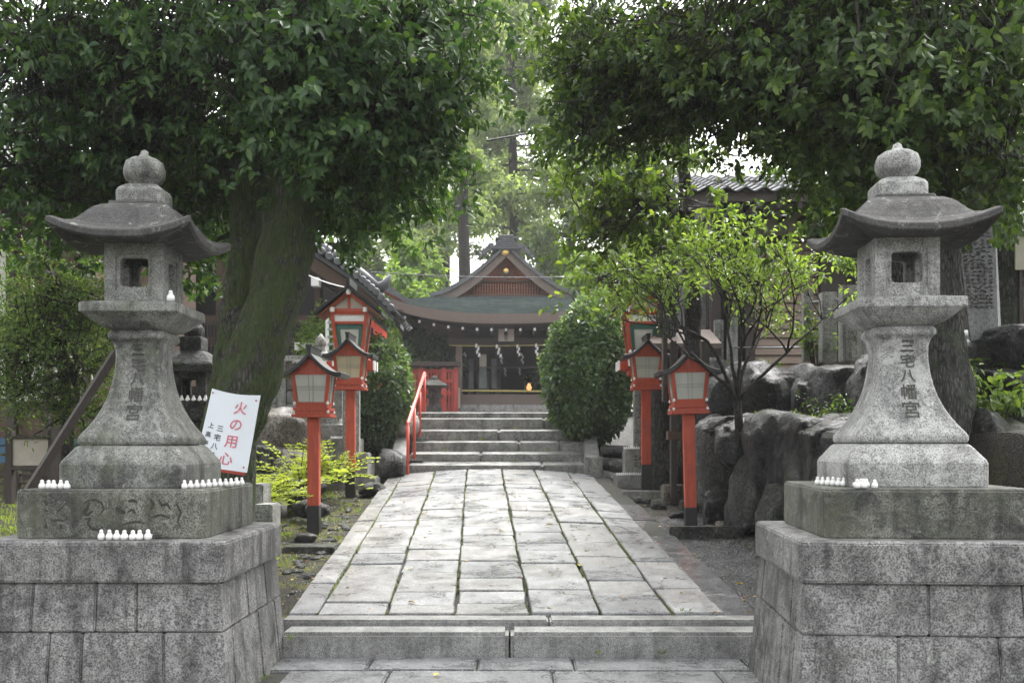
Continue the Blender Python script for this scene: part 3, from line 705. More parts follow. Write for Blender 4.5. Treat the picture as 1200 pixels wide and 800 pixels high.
# ------------------------------------------------------------------ red post lanterns along the path
def knob(mb, p, r):
    mb.lathe([(r * .3, 0), (r, r * .4), (r, r * 1.2), (r * .5, r * 2.0), (.001, r * 2.5)], 8, Matrix.Translation(p))
def post_lantern(x, y, z, s, hpost, foot, label, warm, rz=0, lean=0):
    """s = size against the nearest right one; hpost = height to the flange"""
    L = empty('post_lantern', (x, y, z), rz, label, 'lantern', 'small red post lanterns along the path'); L.rotation_euler[1] = lean
    w = .055; R = M['red']
    MB().box(-w, w, -w, w, foot, hpost).build('post', R, L, bevel=.006)
    MB().box(-w - .003, w + .003, -w - .003, w + .003, -.15, foot).build('post_foot', M['black'], L, bevel=.006)
    h = hpost; b = MB()
    b.box(-.185, .185, -.16, .16, h, h + .028); b.box(-.155, .155, -.135, .135, h + .028, h + .062); b.box(-.172, .172, -.15, .15, h + .062, h + .092)
    b.box(-.15, .15, -.13, .13, h + .092, h + .118); b.build('base_tray', R, L, bevel=.004)
    b = MB()
    for sx in (-1, 1):
        for sy in (-1, 1): knob(b, (sx * .158, sy * .138, h + .118), .015); knob(b, (sx * .165, sy * .145, h + .035), .014)
    b.build('knob', M['white'], L, smooth=True, split=True)
    z1, z2 = h + .118, h + .43; wb, wt, db, dt = .142, .172, .12, .145
    b = MB()
    for sx in (-1, 1):
        for sy in (-1, 1):
            t = .017
            f = lambda W, D, zz: [(sx * W - t, sy * D - t, zz), (sx * W + t, sy * D - t, zz), (sx * W + t, sy * D + t, zz), (sx * W - t, sy * D + t, zz)]
            b.hexa(f(wb, db, z1), f(wt, dt, z2))
    for zz, W, D in ((z1 + .013, wb, db), (z2 - .013, wt, dt)):
        for sy in (-1, 1): b.box(-W + .017, W - .017, sy * D - .012, sy * D + .012, zz - .013, zz + .013)
        for sx in (-1, 1): b.box(sx * W - .012, sx * W + .012, -D + .017, D - .017, zz - .013, zz + .013)
    b.build('frame_bar', R, L, bevel=.002, split=True)
    for face in range(4):
        Rm = Matrix.Rotation(face * math.pi / 2, 4, 'Z'); a, c, d0, d1 = (wb, wt, db, dt) if face % 2 == 0 else (db, dt, wb, wt)
        q = lambda u, v: (u * ((a + (c - a) * v) - .017), -(d0 + (d1 - d0) * v) , z1 + .026 + v * (z2 - z1 - .052))
        pb = MB(); sh = lambda p, dy: (p[0], p[1] + dy, p[2])
        c_ = [q(-1, 0), q(1, 0), q(1, 1), q(-1, 1)]
        pb.hexa([sh(p, -.002) for p in c_], [sh(p, .004) for p in c_], Rm); pan = pb.build('paper_panel', M['shoji_warm'] if warm and face in (0, 1) else M['shoji'], L)
        mb_ = MB()
        for u in (-.14, .14):
            A, B = q(u, 0), q(u, 1); mb_.beam(sh(A, -.005), sh(B, -.005), .005, .005, up=(0, 1, 0))
        for v in (.46, .56):
            A, B = q(-1, v), q(1, v); mb_.beam(sh(A, -.0055), sh(B, -.0055), .005, .005, up=(0, 0, 1))
        for A, B in ((q(-1, 0), q(-1, 1)), (q(1, 0), q(1, 1)), (q(-1, 1), q(1, 1)), (q(-1, 0), q(1, 0))): mb_.beam(sh(A, -.006), sh(B, -.006), .007, .006, up=(0, 1, 0) if A[2] != B[2] else (0, 0, 1))
        k = len(mb_.v); mb_.v = [tuple(Rm @ Vector(p)) for p in mb_.v]; mb_.build('lattice_bar', M['mullion'], L, split=True)
    # gable boards
    g = MB()
    for sy in (-1, 1): g.prism([(-.19, z2), (.19, z2), (.155, z2 + .035), (.06, z2 + .095), (0, z2 + .135), (-.06, z2 + .095), (-.155, z2 + .035)], sy * .15 - .012, sy * .15 + .012)
    g.build('gable_board', R, L, split=True)
    # curved black roof
    def rz_(t): return z2 + .165 - .215 * (1 - (1 - t) ** 1.75) + .02 * t ** 4
    top = [(t * .305, rz_(t)) for t in [k / 8 for k in range(9)]]
    up = [(-x_, z_ + .028) for x_, z_ in top[::-1]] + [(x_, z_ + .028) for x_, z_ in top[1:]]
    dn = [(x_, z_ - .02) for x_, z_ in top[::-1]] + [(-x_, z_ - .02) for x_, z_ in top[1:]]
    MB().prism(up + dn, -.235, .235).build('roof', M['blackroof'], L, bevel=.006, seg=1)
    b = MB(); b.box(-.021, .021, -.25, .25, z2 + .175, z2 + .245); b.box(-.029, .029, -.255, .255, z2 + .232, z2 + .25); b.build('ridge_cap', M['blackroof'], L, bevel=.004)
    L.scale = (s, s, s); return L
def place_post(px, py, Z, label, ptop, pfoot, warm, lean=0):
    p = at(px, py, Z); s = 1.0; hp = (py - ptop) * Z / F; ft = (py - pfoot) * Z / F
    return post_lantern(p.x, p.y, p.z, s, hp, ft, label, warm, U(-.02, .02), lean)
random.seed(4)
place_post(809.5, 615, 9.93, 'red post lantern with white paper panes nearest the camera on the right of the path', 485, 594, False, lean=-.022)
place_post(368, 620, 9.67, 'red post lantern with white paper panes nearest the camera on the left of the path', 489, 592, False)
o = place_post(757, 573, 12.4, 'red post lantern farther back on the right, in front of the white stone pedestal', 457, 544, False)
o = place_post(411, 579, 12.14, 'red post lantern with yellowed panes farther back on the left, before the leafy bush', 457, 552, True)

# tall box lanterns on stone pillars
def box_lantern(px, Z, label, ped_top, ped_bot, slab_bot, side):
    k = Z / F; p0 = at(px, slab_bot, Z); gz_ = p0.z; L = empty('box_lantern', (p0.x, Z, gz_), 0, label, 'lantern', 'tall red box lanterns on stone pillars')
    z = lambda py: ZC + (520 - py) * k - gz_
    s = lambda d: d * k
    MB().box(-s(31), s(31), -s(24), s(24), -.12, z(ped_bot)).build('pedestal_slab', M['kerb'], L, bevel=.01)
    MB().box(-s(21), s(21), -s(17), s(17), z(ped_bot), z(ped_top)).build('pedestal_block', M['oldstone'], L, bevel=.015)
    g = MB()
    for i, (cx, cz_) in enumerate(((-10, 8), (-4, 8), (3, 8), (9, 8), (-10, 16), (-4, 17), (4, 16))):
        for j in range(3): stroke(g, [(s(cx + U(-2, 0)), z(ped_top) - s(cz_ + j * 2)), (s(cx + U(0, 1)), z(ped_top) - s(cz_ + j * 2 + U(-1, 1))), (s(cx + U(2, 4)), z(ped_top) - s(cz_ + j * 2))], .007, 0, -s(17) - .004)
    vs, fs = text_geo('上', .11); g.add([(a + s(13), -s(17) - .004, b + z(ped_top) - s(14)) for a, b in vs], fs)
    o = g.build('engraved_writing', M['groove'], L); tag(o, kind='stuff')
    MB().box(-s(9.5), s(9.5), -s(7), s(7), z(ped_top), z(437)).build('stone_pillar', M['oldstone'], L, bevel=.012)
    b = MB(); R = M['red']
    b.box(-s(16), s(16), -s(16), s(16), z(440), z(434)); b.box(-s(11), s(11), -s(11), s(11), z(446), z(440)); b.build('bracket', R, L, bevel=.005)
    b = MB(); b.box(-s(28), s(28), -s(14), -s(8), z(434), z(424)); b.box(-s(28), s(28), s(8), s(14), z(434), z(424)); b.build('beam', R, L, bevel=.004, split=True)
    b = MB(); b.box(-s(18), -s(12), -s(24), s(24), z(430), z(420)); b.box(s(12), s(18), -s(24), s(24), z(430), z(420)); b.build('cross_beam', R, L, bevel=.004, split=True)
    MB().box(-s(20), s(20), -s(18), s(18), z(422), z(415.5)).build('floor_board', R, L, bevel=.004)
    b = MB()
    for sx in (-1, 1):
        for sy in (-1, 1):
            b.box(sx * s(28) - .012, sx * s(28) + .012, sy * s(11) - s(3.3), sy * s(11) + s(3.3), z(434.5), z(423.5))
            b.box(sx * s(15) - s(3.3), sx * s(15) + s(3.3), sy * s(24) - .012, sy * s(24) + .012, z(430.5), z(419.5)); knob(b, (sx * s(15), sy * s(15), z(415.5)), .022); knob(b, (sx * s(10), sy * s(16), z(415.5)), .02)
    b.build('cap', M['white'], L, split=True)
    wb, wt, z1, z2 = s(14.5), s(20), z(415.5), z(368); t = s(1.9)
    b = MB()
    for sx in (-1, 1):
        for sy in (-1, 1):
            f = lambda W, zz: [(sx * W - t, sy * W * .85 - t, zz), (sx * W + t, sy * W * .85 - t, zz), (sx * W + t, sy * W * .85 + t, zz), (sx * W - t, sy * W * .85 + t, zz)]
            b.hexa(f(wb, z1), f(wt, z2))
    b.build('corner_post', R, L, split=True)
    for f_ in range(4):
        Rm = Matrix.Rotation(f_ * math.pi / 2, 4, 'Z'); sc = 1 if f_ % 2 == 0 else .85; dd = .85 if f_ % 2 == 0 else 1
        def q(u, v): W = wb + (wt - wb) * v; return Vector((u * (W * sc - t), -W * dd, z1 + v * (z2 - z1)))
        def pane(u0, u1, v0, v1, d0, d1, m, nm):
            c_ = [q(u0, v0), q(u1, v0), q(u1, v1), q(u0, v1)]
            MB().hexa([p + Vector((0, d0, 0)) for p in c_], [p + Vector((0, d1, 0)) for p in c_], Rm).build(nm, m, L)
        pane(-1, 1, .72, .78, -.015, .02, R, 'rail'); pane(-1, 1, .94, 1.0, -.016, .02, R, 'rail'); pane(-1, 1, .78, .94, .0, .01, M['white'] if f_ == 0 else M['beige'], 'transom_board')
        for u0, u1, v0, v1 in ((-1, -.68, 0, .72), (.68, 1, 0, .72), (-.68, .68, .6, .72), (-.68, .68, 0, .08)): pane(u0, u1, v0, v1, .002, .022, M['green'], 'window_frame')
        pane(-.68, .68, .08, .6, .012, .018, M['shoji'], 'window_pane')
    # gable roof, ridge running away from the path
    ze, za = z(372), z(342); we = s(37)
    for sx in (-1, 1):
        b = MB(); b.hexa([(0, -s(21), za - .016), (sx * (we - .02), -s(21), ze - .016), (sx * (we - .02), s(21), ze - .016), (0, s(21), za - .016)], [(0, -s(21), za + .002), (sx * (we - .02), -s(21), ze + .002), (sx * (we - .02), s(21), ze + .002), (0, s(21), za + .002)])
        b.build('roof_board', M['orange'], L)
        b = MB(); b.hexa([(0, -s(28), za + .004), (sx * (we + .02), -s(28), ze + .004), (sx * (we + .02), s(28), ze + .004), (0, s(28), za + .004)], [(0, -s(28), za + .055), (sx * (we + .02), -s(28), ze + .045), (sx * (we + .02), s(28), ze + .045), (0, s(28), za + .055)])
        b.build('roof_sheet', M['blackroof'], L)
        b = MB(); b.beam((0, -s(20), za - .05), (sx * s(24), -s(20), z(364) - .02), .02, .03); b.build('bargeboard', R, L)
    g = MB(); g.prism([(-s(20), z(365)), (s(20), z(365)), (0, z(347))], -s(17.5), -s(16.5)); g.build('gable_panel', M['beige'], L)
    b = MB(); b.box(-s(22), s(22), -s(19), -s(17.2), z(368), z(364)); b.box(-s(1.6), s(1.6), -s(18.8), -s(17.3), z(364), z(346)); b.build('gable_frame', R, L, split=True)
    b = MB(); b.box(-s(2.2), s(2.2), -s(28.5), s(28.5), za + .04, za + .15); b.build('ridge_cap', M['blackroof'], L, bevel=.01)
    b = MB()
    for sx in (-1, 1): b.lathe([(.03, 0), (.032, .05), (.02, .06)], 8, Matrix.Translation((sx * s(19), -s(21), z(368))))
    b.lathe([(.03, 0), (.032, .06), (.02, .07)], 8, Matrix.Translation((0, -s(24), za - .07))); b.build('cap', M['white'], L, split=True)
    return L, p0
random.seed(31)
BL, pL = box_lantern(412, 13.1, 'tall red box lantern with green window frame on a stone pillar left of the stairs', 530, 559, 571, -1)
BR, pR = box_lantern(752, 13.1, 'tall red box lantern half hidden by branches on a stone pillar right of the stairs', 526, 556, 570, 1)
kk = 13.1 / F
for n, (px, Z, py) in enumerate([(732 + i * 2.45, 12.9, 526) for i in range(8)] + [(762 + i * 2.3, 12.92, 526) for i in range(5)]):
    bird(Vector((at(px, py, Z).x, 12.94, pR.z + (570 - 526) * kk)), .8, ORD[n] + ' tiny bird figurine from the left on the right pillar pedestal upper block', 'birds on the upper pedestal block')
for i in range(13):
    bird(Vector((at(723 + i * 2.5, 555, 12.87).x, 12.87, pR.z + (570 - 556) * kk)), .8, ORD[i] + ' tiny bird figurine from the left on the right pillar pedestal bottom slab', 'birds on the lower pedestal slab')

# ------------------------------------------------------------------ fire-prevention sign leaning on the tree
sg = empty('fire_sign', at(270, 553, 6.9), 0, 'white board hand lettered with red 火の用心 leaning on the big left tree', 'sign')
p00, p10, p11, p01 = at(228, 545, 6.9), at(289, 553.5, 6.9), at(305, 463, 7.0), at(248.5, 455, 7.0)
o0 = Vector(sg.location)
def sp(u, v, d=0):
    p = (p00 * (1 - u) + p10 * u) * (1 - v) + (p01 * (1 - u) + p11 * u) * v - o0
    p.z -= .016 * math.sin(math.pi * u) * v; return p + Vector((0, d - .012 * math.sin(math.pi * u), 0))
mb = MB(); n = 8
fr = [sp(i / n, 0) for i in range(n + 1)] + [sp(i / n, 1) for i in range(n, -1, -1)]; bk = [p + Vector((0, .012, 0)) for p in fr]
mb.v = [tuple(p) for p in fr + bk]; k = 2 * n + 2
mb.f = [(i, i + 1, k - 2 - i, k - 1 - i) for i in range(n)] + [(k + i, k + k - 1 - i, k + k - 2 - i, k + i + 1) for i in range(n)] + [(i, k + i, k + (i + 1) % k, (i + 1) % k) for i in range(k)]
mb.build('board', M['paperwhite'], sg)
mb = MB(); mb.beam(sp(.02, -.02, -.004), sp(.98, -.02, -.004), .014, .02); mb.build('bottom_batten', M['red_dark'], sg)
def sign_text(s, u0, v0, du, dv, size, m, nm, asp=1.0):
    mb = MB()
    for i, ch in enumerate(s):
        vs, fs = text_geo(ch, 1.0); rr = 0.0
        mb.add([sp(u0 + du * i + vx * size * asp, v0 - dv * i + vy * size * .66, -.0035) for vx, vy in vs], fs)
    mb.build('character', m, sg, split=True)
sign_text('火の用心', .66, .82, -.03, .225, .27, M['redink'], 'lettering')
sign_text('三宅八幡', .34, .52, -.02, .12, .14, M['blackink'], 'lettering')
sign_text('上高野', .15, .54, -.02, .12, .12, M['blackink'], 'lettering')
mb = MB()
for u, v in ((.04, .95), (.94, .93), (.93, .06)): mb.lathe([(.006, 0), (.006, .004), (.001, .006)], 8, Matrix.Translation(sp(u, v, -.002)) @ Matrix.Rotation(math.pi / 2, 4, 'X'))
mb.build('pin', M['red_dark'], sg, split=True)

# ------------------------------------------------------------------ handrail
hr = empty('handrail', (-1.4, 13.5, .85), 0, 'bright red tubular handrail climbing the left side of the stone stairs', 'handrail')
def hb(mb, nm, m, par, o, **k):
    mb.v = [tuple(Vector(p) - Vector(o)) for p in mb.v]; return mb.build(nm, m, par, **k)
ho = (-1.4, 13.5, .85)
T = [(478, 496, 556, 13.45), (485.6, 478, 539, 14.2), (492, 459, 513, 14.95), (497.5, 439, 483, 16.1)]
for px, pt, pb, Z in T: hb(MB().tube([at(px, pb, Z), at(px, pt, Z)], .021, 8), 'post', M['red_bright'], hr, ho, smooth=True)
a, b_ = at(478, 496, 13.45), at(497.5, 437, 16.1)
hb(MB().tube([a + Vector((0, 0, -.02)), a, b_, b_ + Vector((0, .12, -.02))], .026, 8), 'rail', M['red_bright'], hr, ho, smooth=True)
mb = MB()
for px, pt, pb, Z in T[1:3]: q = at(px, pb, Z); mb.box(q.x - .09, q.x + .12, q.y - .06, q.y + .06, q.z - .01, q.z + .015)
hb(mb, 'foot_plate', M['kerb'], hr, ho, split=True)

# ------------------------------------------------------------------ the shrine hall behind the stairs
SX, SY, FZ = -.16, 26.8, 2.2
SH = empty('shrine_hall', (SX, SY, 1.8), 0, 'dark wooden shrine hall with a green copper hip and gable roof above the stairs', 'shrine')
so = (SX, SY, 1.8)
def S(mb, nm, m, par=SH, **k): return hb(mb, nm, m, par, so, **k)
def X(px, Z): return (px - 600) * Z / F
def Zz(py, Z): return ZC + (520 - py) * Z / F
hwb = 1.32
S(MB().box(SX - 1.42, SX + 1.42, 26.55, 33.5, 1.78, Zz(478.6, 26.55)), 'stone_podium', M['oldstone'], bevel=.02)
S(MB().box(SX - 1.36, SX + 1.36, 26.62, 33, Zz(478.6, 26.55), Zz(474, 26.6)), 'veranda_edge', M['kerb'])
S(MB().box(SX - 1.34, SX + 1.34, 26.9, 27.0, Zz(474, 26.6), Zz(462, 27)), 'front_low_wall', M['wood_grey'])
for sx in (-1, 1):
    S(MB().hexa([(SX + sx * 1.25, 26.62, 1.8), (SX + sx * 2.2, 26.62, 1.8), (SX + sx * 2.2, 27.5, 1.8), (SX + sx * 1.25, 27.5, 1.8)], [(SX + sx * 1.25, 26.62, Zz(461, 26.62)), (SX + sx * 1.27, 26.62, Zz(461, 26.62)), (SX + sx * 1.27, 27.5, Zz(461, 26.62)), (SX + sx * 1.25, 27.5, Zz(461, 26.62))]), 'side_ramp', M['wood_grey'])
zt_ = Zz(383, 27)
for px in (538, 651): S(MB().box(X(px, 27.3) - .085, X(px, 27.3) + .085, 27.2, 27.4, 1.9, zt_), 'front_post', M['wood_grey'] if px == 538 else M['wood_dark'])
for px, Z in ((553, 30), (577, 30.5), (641, 30.5)): S(MB().box(X(px, Z) - .09, X(px, Z) + .09, Z, Z + .18, 1.9, zt_), 'inner_post', M['wood_dark'])
S(MB().box(SX - 1.6, SX + 1.6, 27.16, 27.36, Zz(404, 27.2), Zz(396, 27.2)), 'lintel', M['wood_darkh'])
S(MB().box(SX - 2.2, SX + 2.2, 27.1, 27.28, zt_ - .05, zt_ + .16), 'eave_beam', M['wood_darkh'])
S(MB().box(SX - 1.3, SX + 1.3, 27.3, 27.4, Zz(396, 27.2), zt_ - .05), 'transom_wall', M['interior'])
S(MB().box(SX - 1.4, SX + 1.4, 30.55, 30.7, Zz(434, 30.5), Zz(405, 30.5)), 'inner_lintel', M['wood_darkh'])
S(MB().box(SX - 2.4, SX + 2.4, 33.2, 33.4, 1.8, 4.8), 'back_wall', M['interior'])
S(MB().box(SX + 1.35, SX + 1.45, 27.5, 33.2, 1.8, 4.8), 'side_wall', M['wood_dark'])
S(MB().box(SX - 1.0, SX - .2, 32.0, 32.1, 2.0, 4.4), 'glass_door', M['glass'])
S(MB().box(SX - 1.4, SX + 1.4, 27, 33.2, 2.05, 2.12), 'floor', M['wood_darkh'])
for px, w in ((552, 6), (566, 9), (579, 6)): S(MB().box(X(px, 29) - w * .012, X(px, 29) + w * .012, 29, 29.03, Zz(455, 29), Zz(420, 29)), 'reflecting_panel', M['glass'] if w == 9 else M['stele'])
S(MB().box(X(562, 28), X(570, 28), 28, 28.03, Zz(429, 28), Zz(415, 28)), 'hanging_paper', M['beige'])
# bamboo bars
S(MB().tube([(X(541, 26.7), 26.7, Zz(457.5, 26.7)), (X(648, 26.7), 26.7, Zz(458.5, 26.7))], .025, 6), 'bamboo_bar', M['bamboo'])
S(MB().tube([(X(553, 27.1), 27.1, Zz(464, 27.1)), (X(648, 27.1), 27.1, Zz(463.5, 27.1))], .02, 6), 'bamboo_bar', M['bamboo'])
S(MB().box(X(537, 26.6) - .05, X(537, 26.6) + .05, 26.55, 26.65, Zz(478, 26.6), Zz(454, 26.6)), 'bar_post', M['beige'])
# plaque
pl = S(MB().box(X(584, 26.9), X(602.5, 26.9), 26.85, 26.92, Zz(400, 26.9), Zz(380, 26.9)), 'name_plaque', M['beige'], bevel=.01)
mb = MB()
for ch, py in (('八', 386), ('幡', 391.5), ('宮', 396.5)):
    vs, fs = text_geo(ch, .12); mb.add([(a + X(593, 26.9), 26.842, b + Zz(py, 26.9)) for a, b in vs], fs)
S(mb, 'character', M['groove'], split=True)
# straw rope and paper streamers
def rope(a, b, sag, r, m):
    pts = [Vector(a).lerp(Vector(b), t / 12) - Vector((0, 0, sag * math.sin(math.pi * t / 12))) for t in range(13)]
    S(MB().tube(pts, r, 6), 'straw_rope', m)
rope((SX - 1.55, 27.05, Zz(404.5, 27)), (SX + 1.35, 27.05, Zz(403.5, 27)), .02, .016, M['bamboo'])
rope((SX - .8, 29.5, Zz(430, 29.5)), (SX + 1.3, 29.5, Zz(429, 29.5)), .03, .014, M['beige'])
def streamer(px, py, Z, h, sl):
    x, z = X(px, Z), Zz(py, Z); mb = MB(); w = h * .17; n = 4
    for i in range(n):
        x0 = x + (w * .35 if i % 2 else -w * .35) + sl * i / n * h; zz = z - h * i / n
        mb.hexa([(x0 - w / 2, Z, zz - h / n * 1.15), (x0 + w / 2, Z, zz - h / n * .9), (x0 + w / 2, Z + .006, zz - h / n * .9), (x0 - w / 2, Z + .006, zz - h / n * 1.15)], [(x0 - w / 2, Z, zz), (x0 + w / 2, Z, zz + h * .06), (x0 + w / 2, Z + .006, zz + h * .06), (x0 - w / 2, Z + .006, zz)])
    o = S(mb, 'paper_streamer', M['white'])
for a in ((559, 403, 27.02, .34, .15), (583, 404, 27.02, .34, .25), (607, 404, 27.02, .3, .1), (629, 403, 27.02, .32, 0), (592, 431, 29.4, .24, 0), (609, 431, 29.4, .2, 0), (638, 431, 29.4, .24, 0), (541, 412, 29, .3, 0), (545, 413, 29, .26, 0), (588, 416, 29, .25, 0), (612, 414, 29, .3, 0), (634, 414, 29, .3, 0)): streamer(*a)
S(MB().lathe([(.04, 0), (.07, .03), (.075, .1), (.05, .14), (.035, .2)], 10, Matrix.Translation((X(620, 29), 29, Zz(457, 29)))), 'lit_lamp', M['glow'], smooth=True)
# roof: lower hipped skirt with a deep curved eave
EZ0 = Zz(367.5, 26); lift = Zz(350, 26) - EZ0; EH = X(729, 26) - SX
def skirt(s, t):
    """s round the front from left to right, t from eave to the gable's foot"""
    u = s * 2 - 1; yE = 26.0; hw = EH + (1.95 - EH) * t; y = yE + 2.1 * t
    z = EZ0 + lift * abs(u) ** 2.6 * (1 - t) + (Zz(347, 28.1) - EZ0) * (t + .22 * (t * t - t))
    return (SX + u * hw, y + .25 * (1 - abs(u) ** 2) * 0, z)
NC = 13
for j in range(NC):
    mb = MB()
    def course(s, t, j=j):
        x, y, z = skirt(s, (j + t * 1.04) / NC if j < NC - 1 else (j + t) / NC); return (x, y, z + .035 * (1 - t))
    mb.grid(course, 40, 1)
    def lip(s, t, j=j):
        x, y, z = skirt(s, j / NC); return (x, y, z + .035 * t)
    mb.grid(lip, 40, 1); S(mb, 'shingle_course', M['copper'])
def side(sx):
    def f(s, t):
        u = s; y0 = 26 + 2.1 * t; y1 = 36 - 2.1 * t; x = EH + (1.95 - EH) * t; z = EZ0 + lift * (abs(2 * s - 1)) ** 2.6 * (1 - t) + (Zz(347, 28.1) - EZ0) * (t + .22 * (t * t - t))
        return (SX + sx * x, y0 + (y1 - y0) * s, z)
    return f
for sx in (-1, 1): mb = MB(); mb.grid(side(sx), 24, 8); S(mb, 'copper_side_roof', M['copper'], smooth=True)
def fascia(d0, d1, inset, m, nm):
    mb = MB()
    def f(s, t):
        x, y, z = skirt(s, 0); k = 1 - inset / EH * t; return (SX + (x - SX) * k, y + inset * t, z - d0 - (d1 - d0) * t)
    mb.grid(f, 40, 1)
    for sx in (-1, 1):
        def g(s, t, sx=sx):
            x, y, z = side(sx)(s, 0); return (x - sx * inset * t, y, z - d0 - (d1 - d0) * t)
        mb.grid(g, 24, 1)
    S(mb, nm, m, smooth=True)
fascia(-.0, .26, .05, M['wood_grey'], 'bark_eave_edge'); fascia(.26, .30, .35, M['wood_dark'], 'eave_underside')
# soffit and rafters with white painted ends
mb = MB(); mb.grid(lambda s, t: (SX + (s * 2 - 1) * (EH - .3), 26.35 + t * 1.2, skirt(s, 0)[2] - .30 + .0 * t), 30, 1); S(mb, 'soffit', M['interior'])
for i in range(15):
    u = -1 + (i + .5) * 2 / 15; x, y, z = skirt((u + 1) / 2, 0); x = SX + (x - SX) * .94
    r = S(MB().box(x - .04, x + .04, 26.28, 28.2, z - .43, z - .34), 'rafter', M['wood_dark'])
    S(MB().box(x - .03, x + .03, 26.262, 26.279, z - .42, z - .35), 'rafter_end', M['white'])
# corner bracket mass under the eave at the left
S(MB().hexa([(SX - 1.3, 27.2, 4.1), (SX - 1.1, 27.2, 4.1), (SX - 1.1, 28, 4.1), (SX - 1.3, 28, 4.1)], [(SX - 2.6, 26.6, 4.62), (SX - 1.1, 26.6, 4.62), (SX - 1.1, 28, 4.62), (SX - 2.6, 28, 4.62)]), 'bracket', M['wood_dark'])
# upper gable
def gp(t): return 2.08 * t, Zz(291, 28) - (Zz(291, 28) - Zz(349, 28)) * (1 - (1 - t) ** 1.55)
n = 16
def band(o_top, o_bot, y0, y1, m, nm, grow=0.0, smooth=False):
    mb = MB()
    for sx in (-1, 1):
        up = [(SX + sx * gp(k / n)[0] * (1 + grow), gp(k / n)[1] + o_top) for k in range(n + 1)]; dn = [(SX + sx * gp(k / n)[0], gp(k / n)[1] + o_bot - .06 * math.sin(math.pi * .5 * (k / n)) * 0) for k in range(n, -1, -1)]
        mb.prism(up + dn, y0, y1)
    S(mb, nm, m, smooth=smooth, split=True)
band(.10, 0, 27.72, 35, M['tile'], 'gable_roof', .04); band(.0, -.27, 27.82, 27.9, M['wood_grey'], 'bargeboard')
band(.03, .0, 27.78, 27.86, M['wood_dark'], 'bargeboard_shadow_strip')
mb = MB(); mb.prism([(SX - 1.9, Zz(347, 28.3)), (SX + 1.9, Zz(347, 28.3))] + [(SX + gp(k / 8)[0] * .93, gp(k / 8)[1] - .1) for k in range(7, -1, -1)] + [(SX - gp(k / 8)[0] * .93, gp(k / 8)[1] - .1) for k in range(1, 8)], 28.3, 28.36); S(mb, 'gable_wall', M['wood_red'])
S(MB().box(X(518, 28.1), X(670, 28.1), 28.05, 28.25, Zz(349, 28.1), Zz(345, 28.1)), 'gable_sill', M['wood_brown'])
S(MB().box(X(540, 28.1), X(648, 28.1), 28.16, 28.24, Zz(330, 28.1), Zz(328, 28.1)), 'gable_tie', M['wood_brown'])
for px in np.arange(556, 631, 3.1): S(MB().box(X(px, 28.1) - .016, X(px, 28.1) + .016, 28.2, 28.25, Zz(345, 28.1), Zz(330, 28.1)), 'lattice_bar', M['wood_red'])
for py in (333, 336.5, 340, 343): S(MB().box(X(552, 28.1), X(634, 28.1), 28.22, 28.26, Zz(py + .6, 28.1), Zz(py - .6, 28.1)), 'lattice_bar', M['wood_brown'])
S(MB().box(X(553, 28.1), X(633, 28.1), 28.27, 28.29, Zz(345, 28.1), Zz(330, 28.1)), 'lattice_backing', M['interior'])
for px, py, r in ((592, 295, .11), (593, 317.5, .07)): S(MB().lathe([(r, 0), (r, .04), (r * .5, .06)], 12, Matrix.Translation((X(px, 27.8), 27.8, Zz(py, 27.8))) @ Matrix.Rotation(math.pi / 2, 4, 'X')), 'crest', M['gold'])
S(MB().prism([(X(584, 28.1), Zz(318, 28.1)), (X(602, 28.1), Zz(318, 28.1)), (X(598, 28.1), Zz(322, 28.1)), (X(593, 28.1), Zz(324, 28.1)), (X(588, 28.1), Zz(322, 28.1))], 28.1, 28.15), 'gable_ornament', M['wood_brown'])
rd = MB(); zr = Zz(293, 27.8)
for i, (w, h0, h1) in enumerate(((.40, 0, .07), (.33, .075, .13), (.29, .135, .19), (.25, .195, .25), (.21, .255, .30), (.31, .305, .335), (.20, .34, .40))):
    rd.box(SX - w, SX + w, 27.66, 35.1, zr + h0, zr + h1)
S(rd, 'ridge_course', M['tile'], bevel=.01, seg=1, split=True)
for sx in (-1, 1):
    mb = MB()
    for k in range(4): mb.lathe([(.09 - k * .01, 0), (.09 - k * .01, .07)], 8, Matrix.Translation((SX + sx * (.42 + .10 * k), 27.66, zr + .08 - k * .09)) @ Matrix.Rotation(math.pi / 2, 4, 'X'))
    S(mb, 'ridge_scroll', M['tile'], split=True)

# ------------------------------------------------------------------ red fence and small stone lantern left of the hall
rf = empty('red_fence', (-2.6, 26.2, 1.8), 0, 'red lacquered lattice fence with a dark coping left of the shrine hall', 'fence'); ro = (-2.6, 26.2, 1.8); Zf = 26.2
for px in (480, 494, 520, 534): hb(MB().box(X(px, Zf) - .06, X(px, Zf) + .06, Zf, Zf + .12, 1.7, Zz(430, Zf)), 'post', M['red_dark'], rf, ro)
for py in (434, 446, 460): hb(MB().box(X(478, Zf), X(536, Zf), Zf + .03, Zf + .09, Zz(py + 1.6, Zf), Zz(py - 1.6, Zf)), 'rail', M['red_dark'], rf, ro)
for px in np.arange(483, 535, 3.6): hb(MB().box(X(px, Zf) - .022, X(px, Zf) + .022, Zf + .025, Zf + .095, 1.8, Zz(434, Zf)), 'slat', M['red_dark'], rf, ro)
hb(MB().box(X(476, Zf), X(539, Zf), Zf - .15, Zf + .3, Zz(429, Zf), Zz(424, Zf)), 'coping', M['wood_dark'], rf, ro)
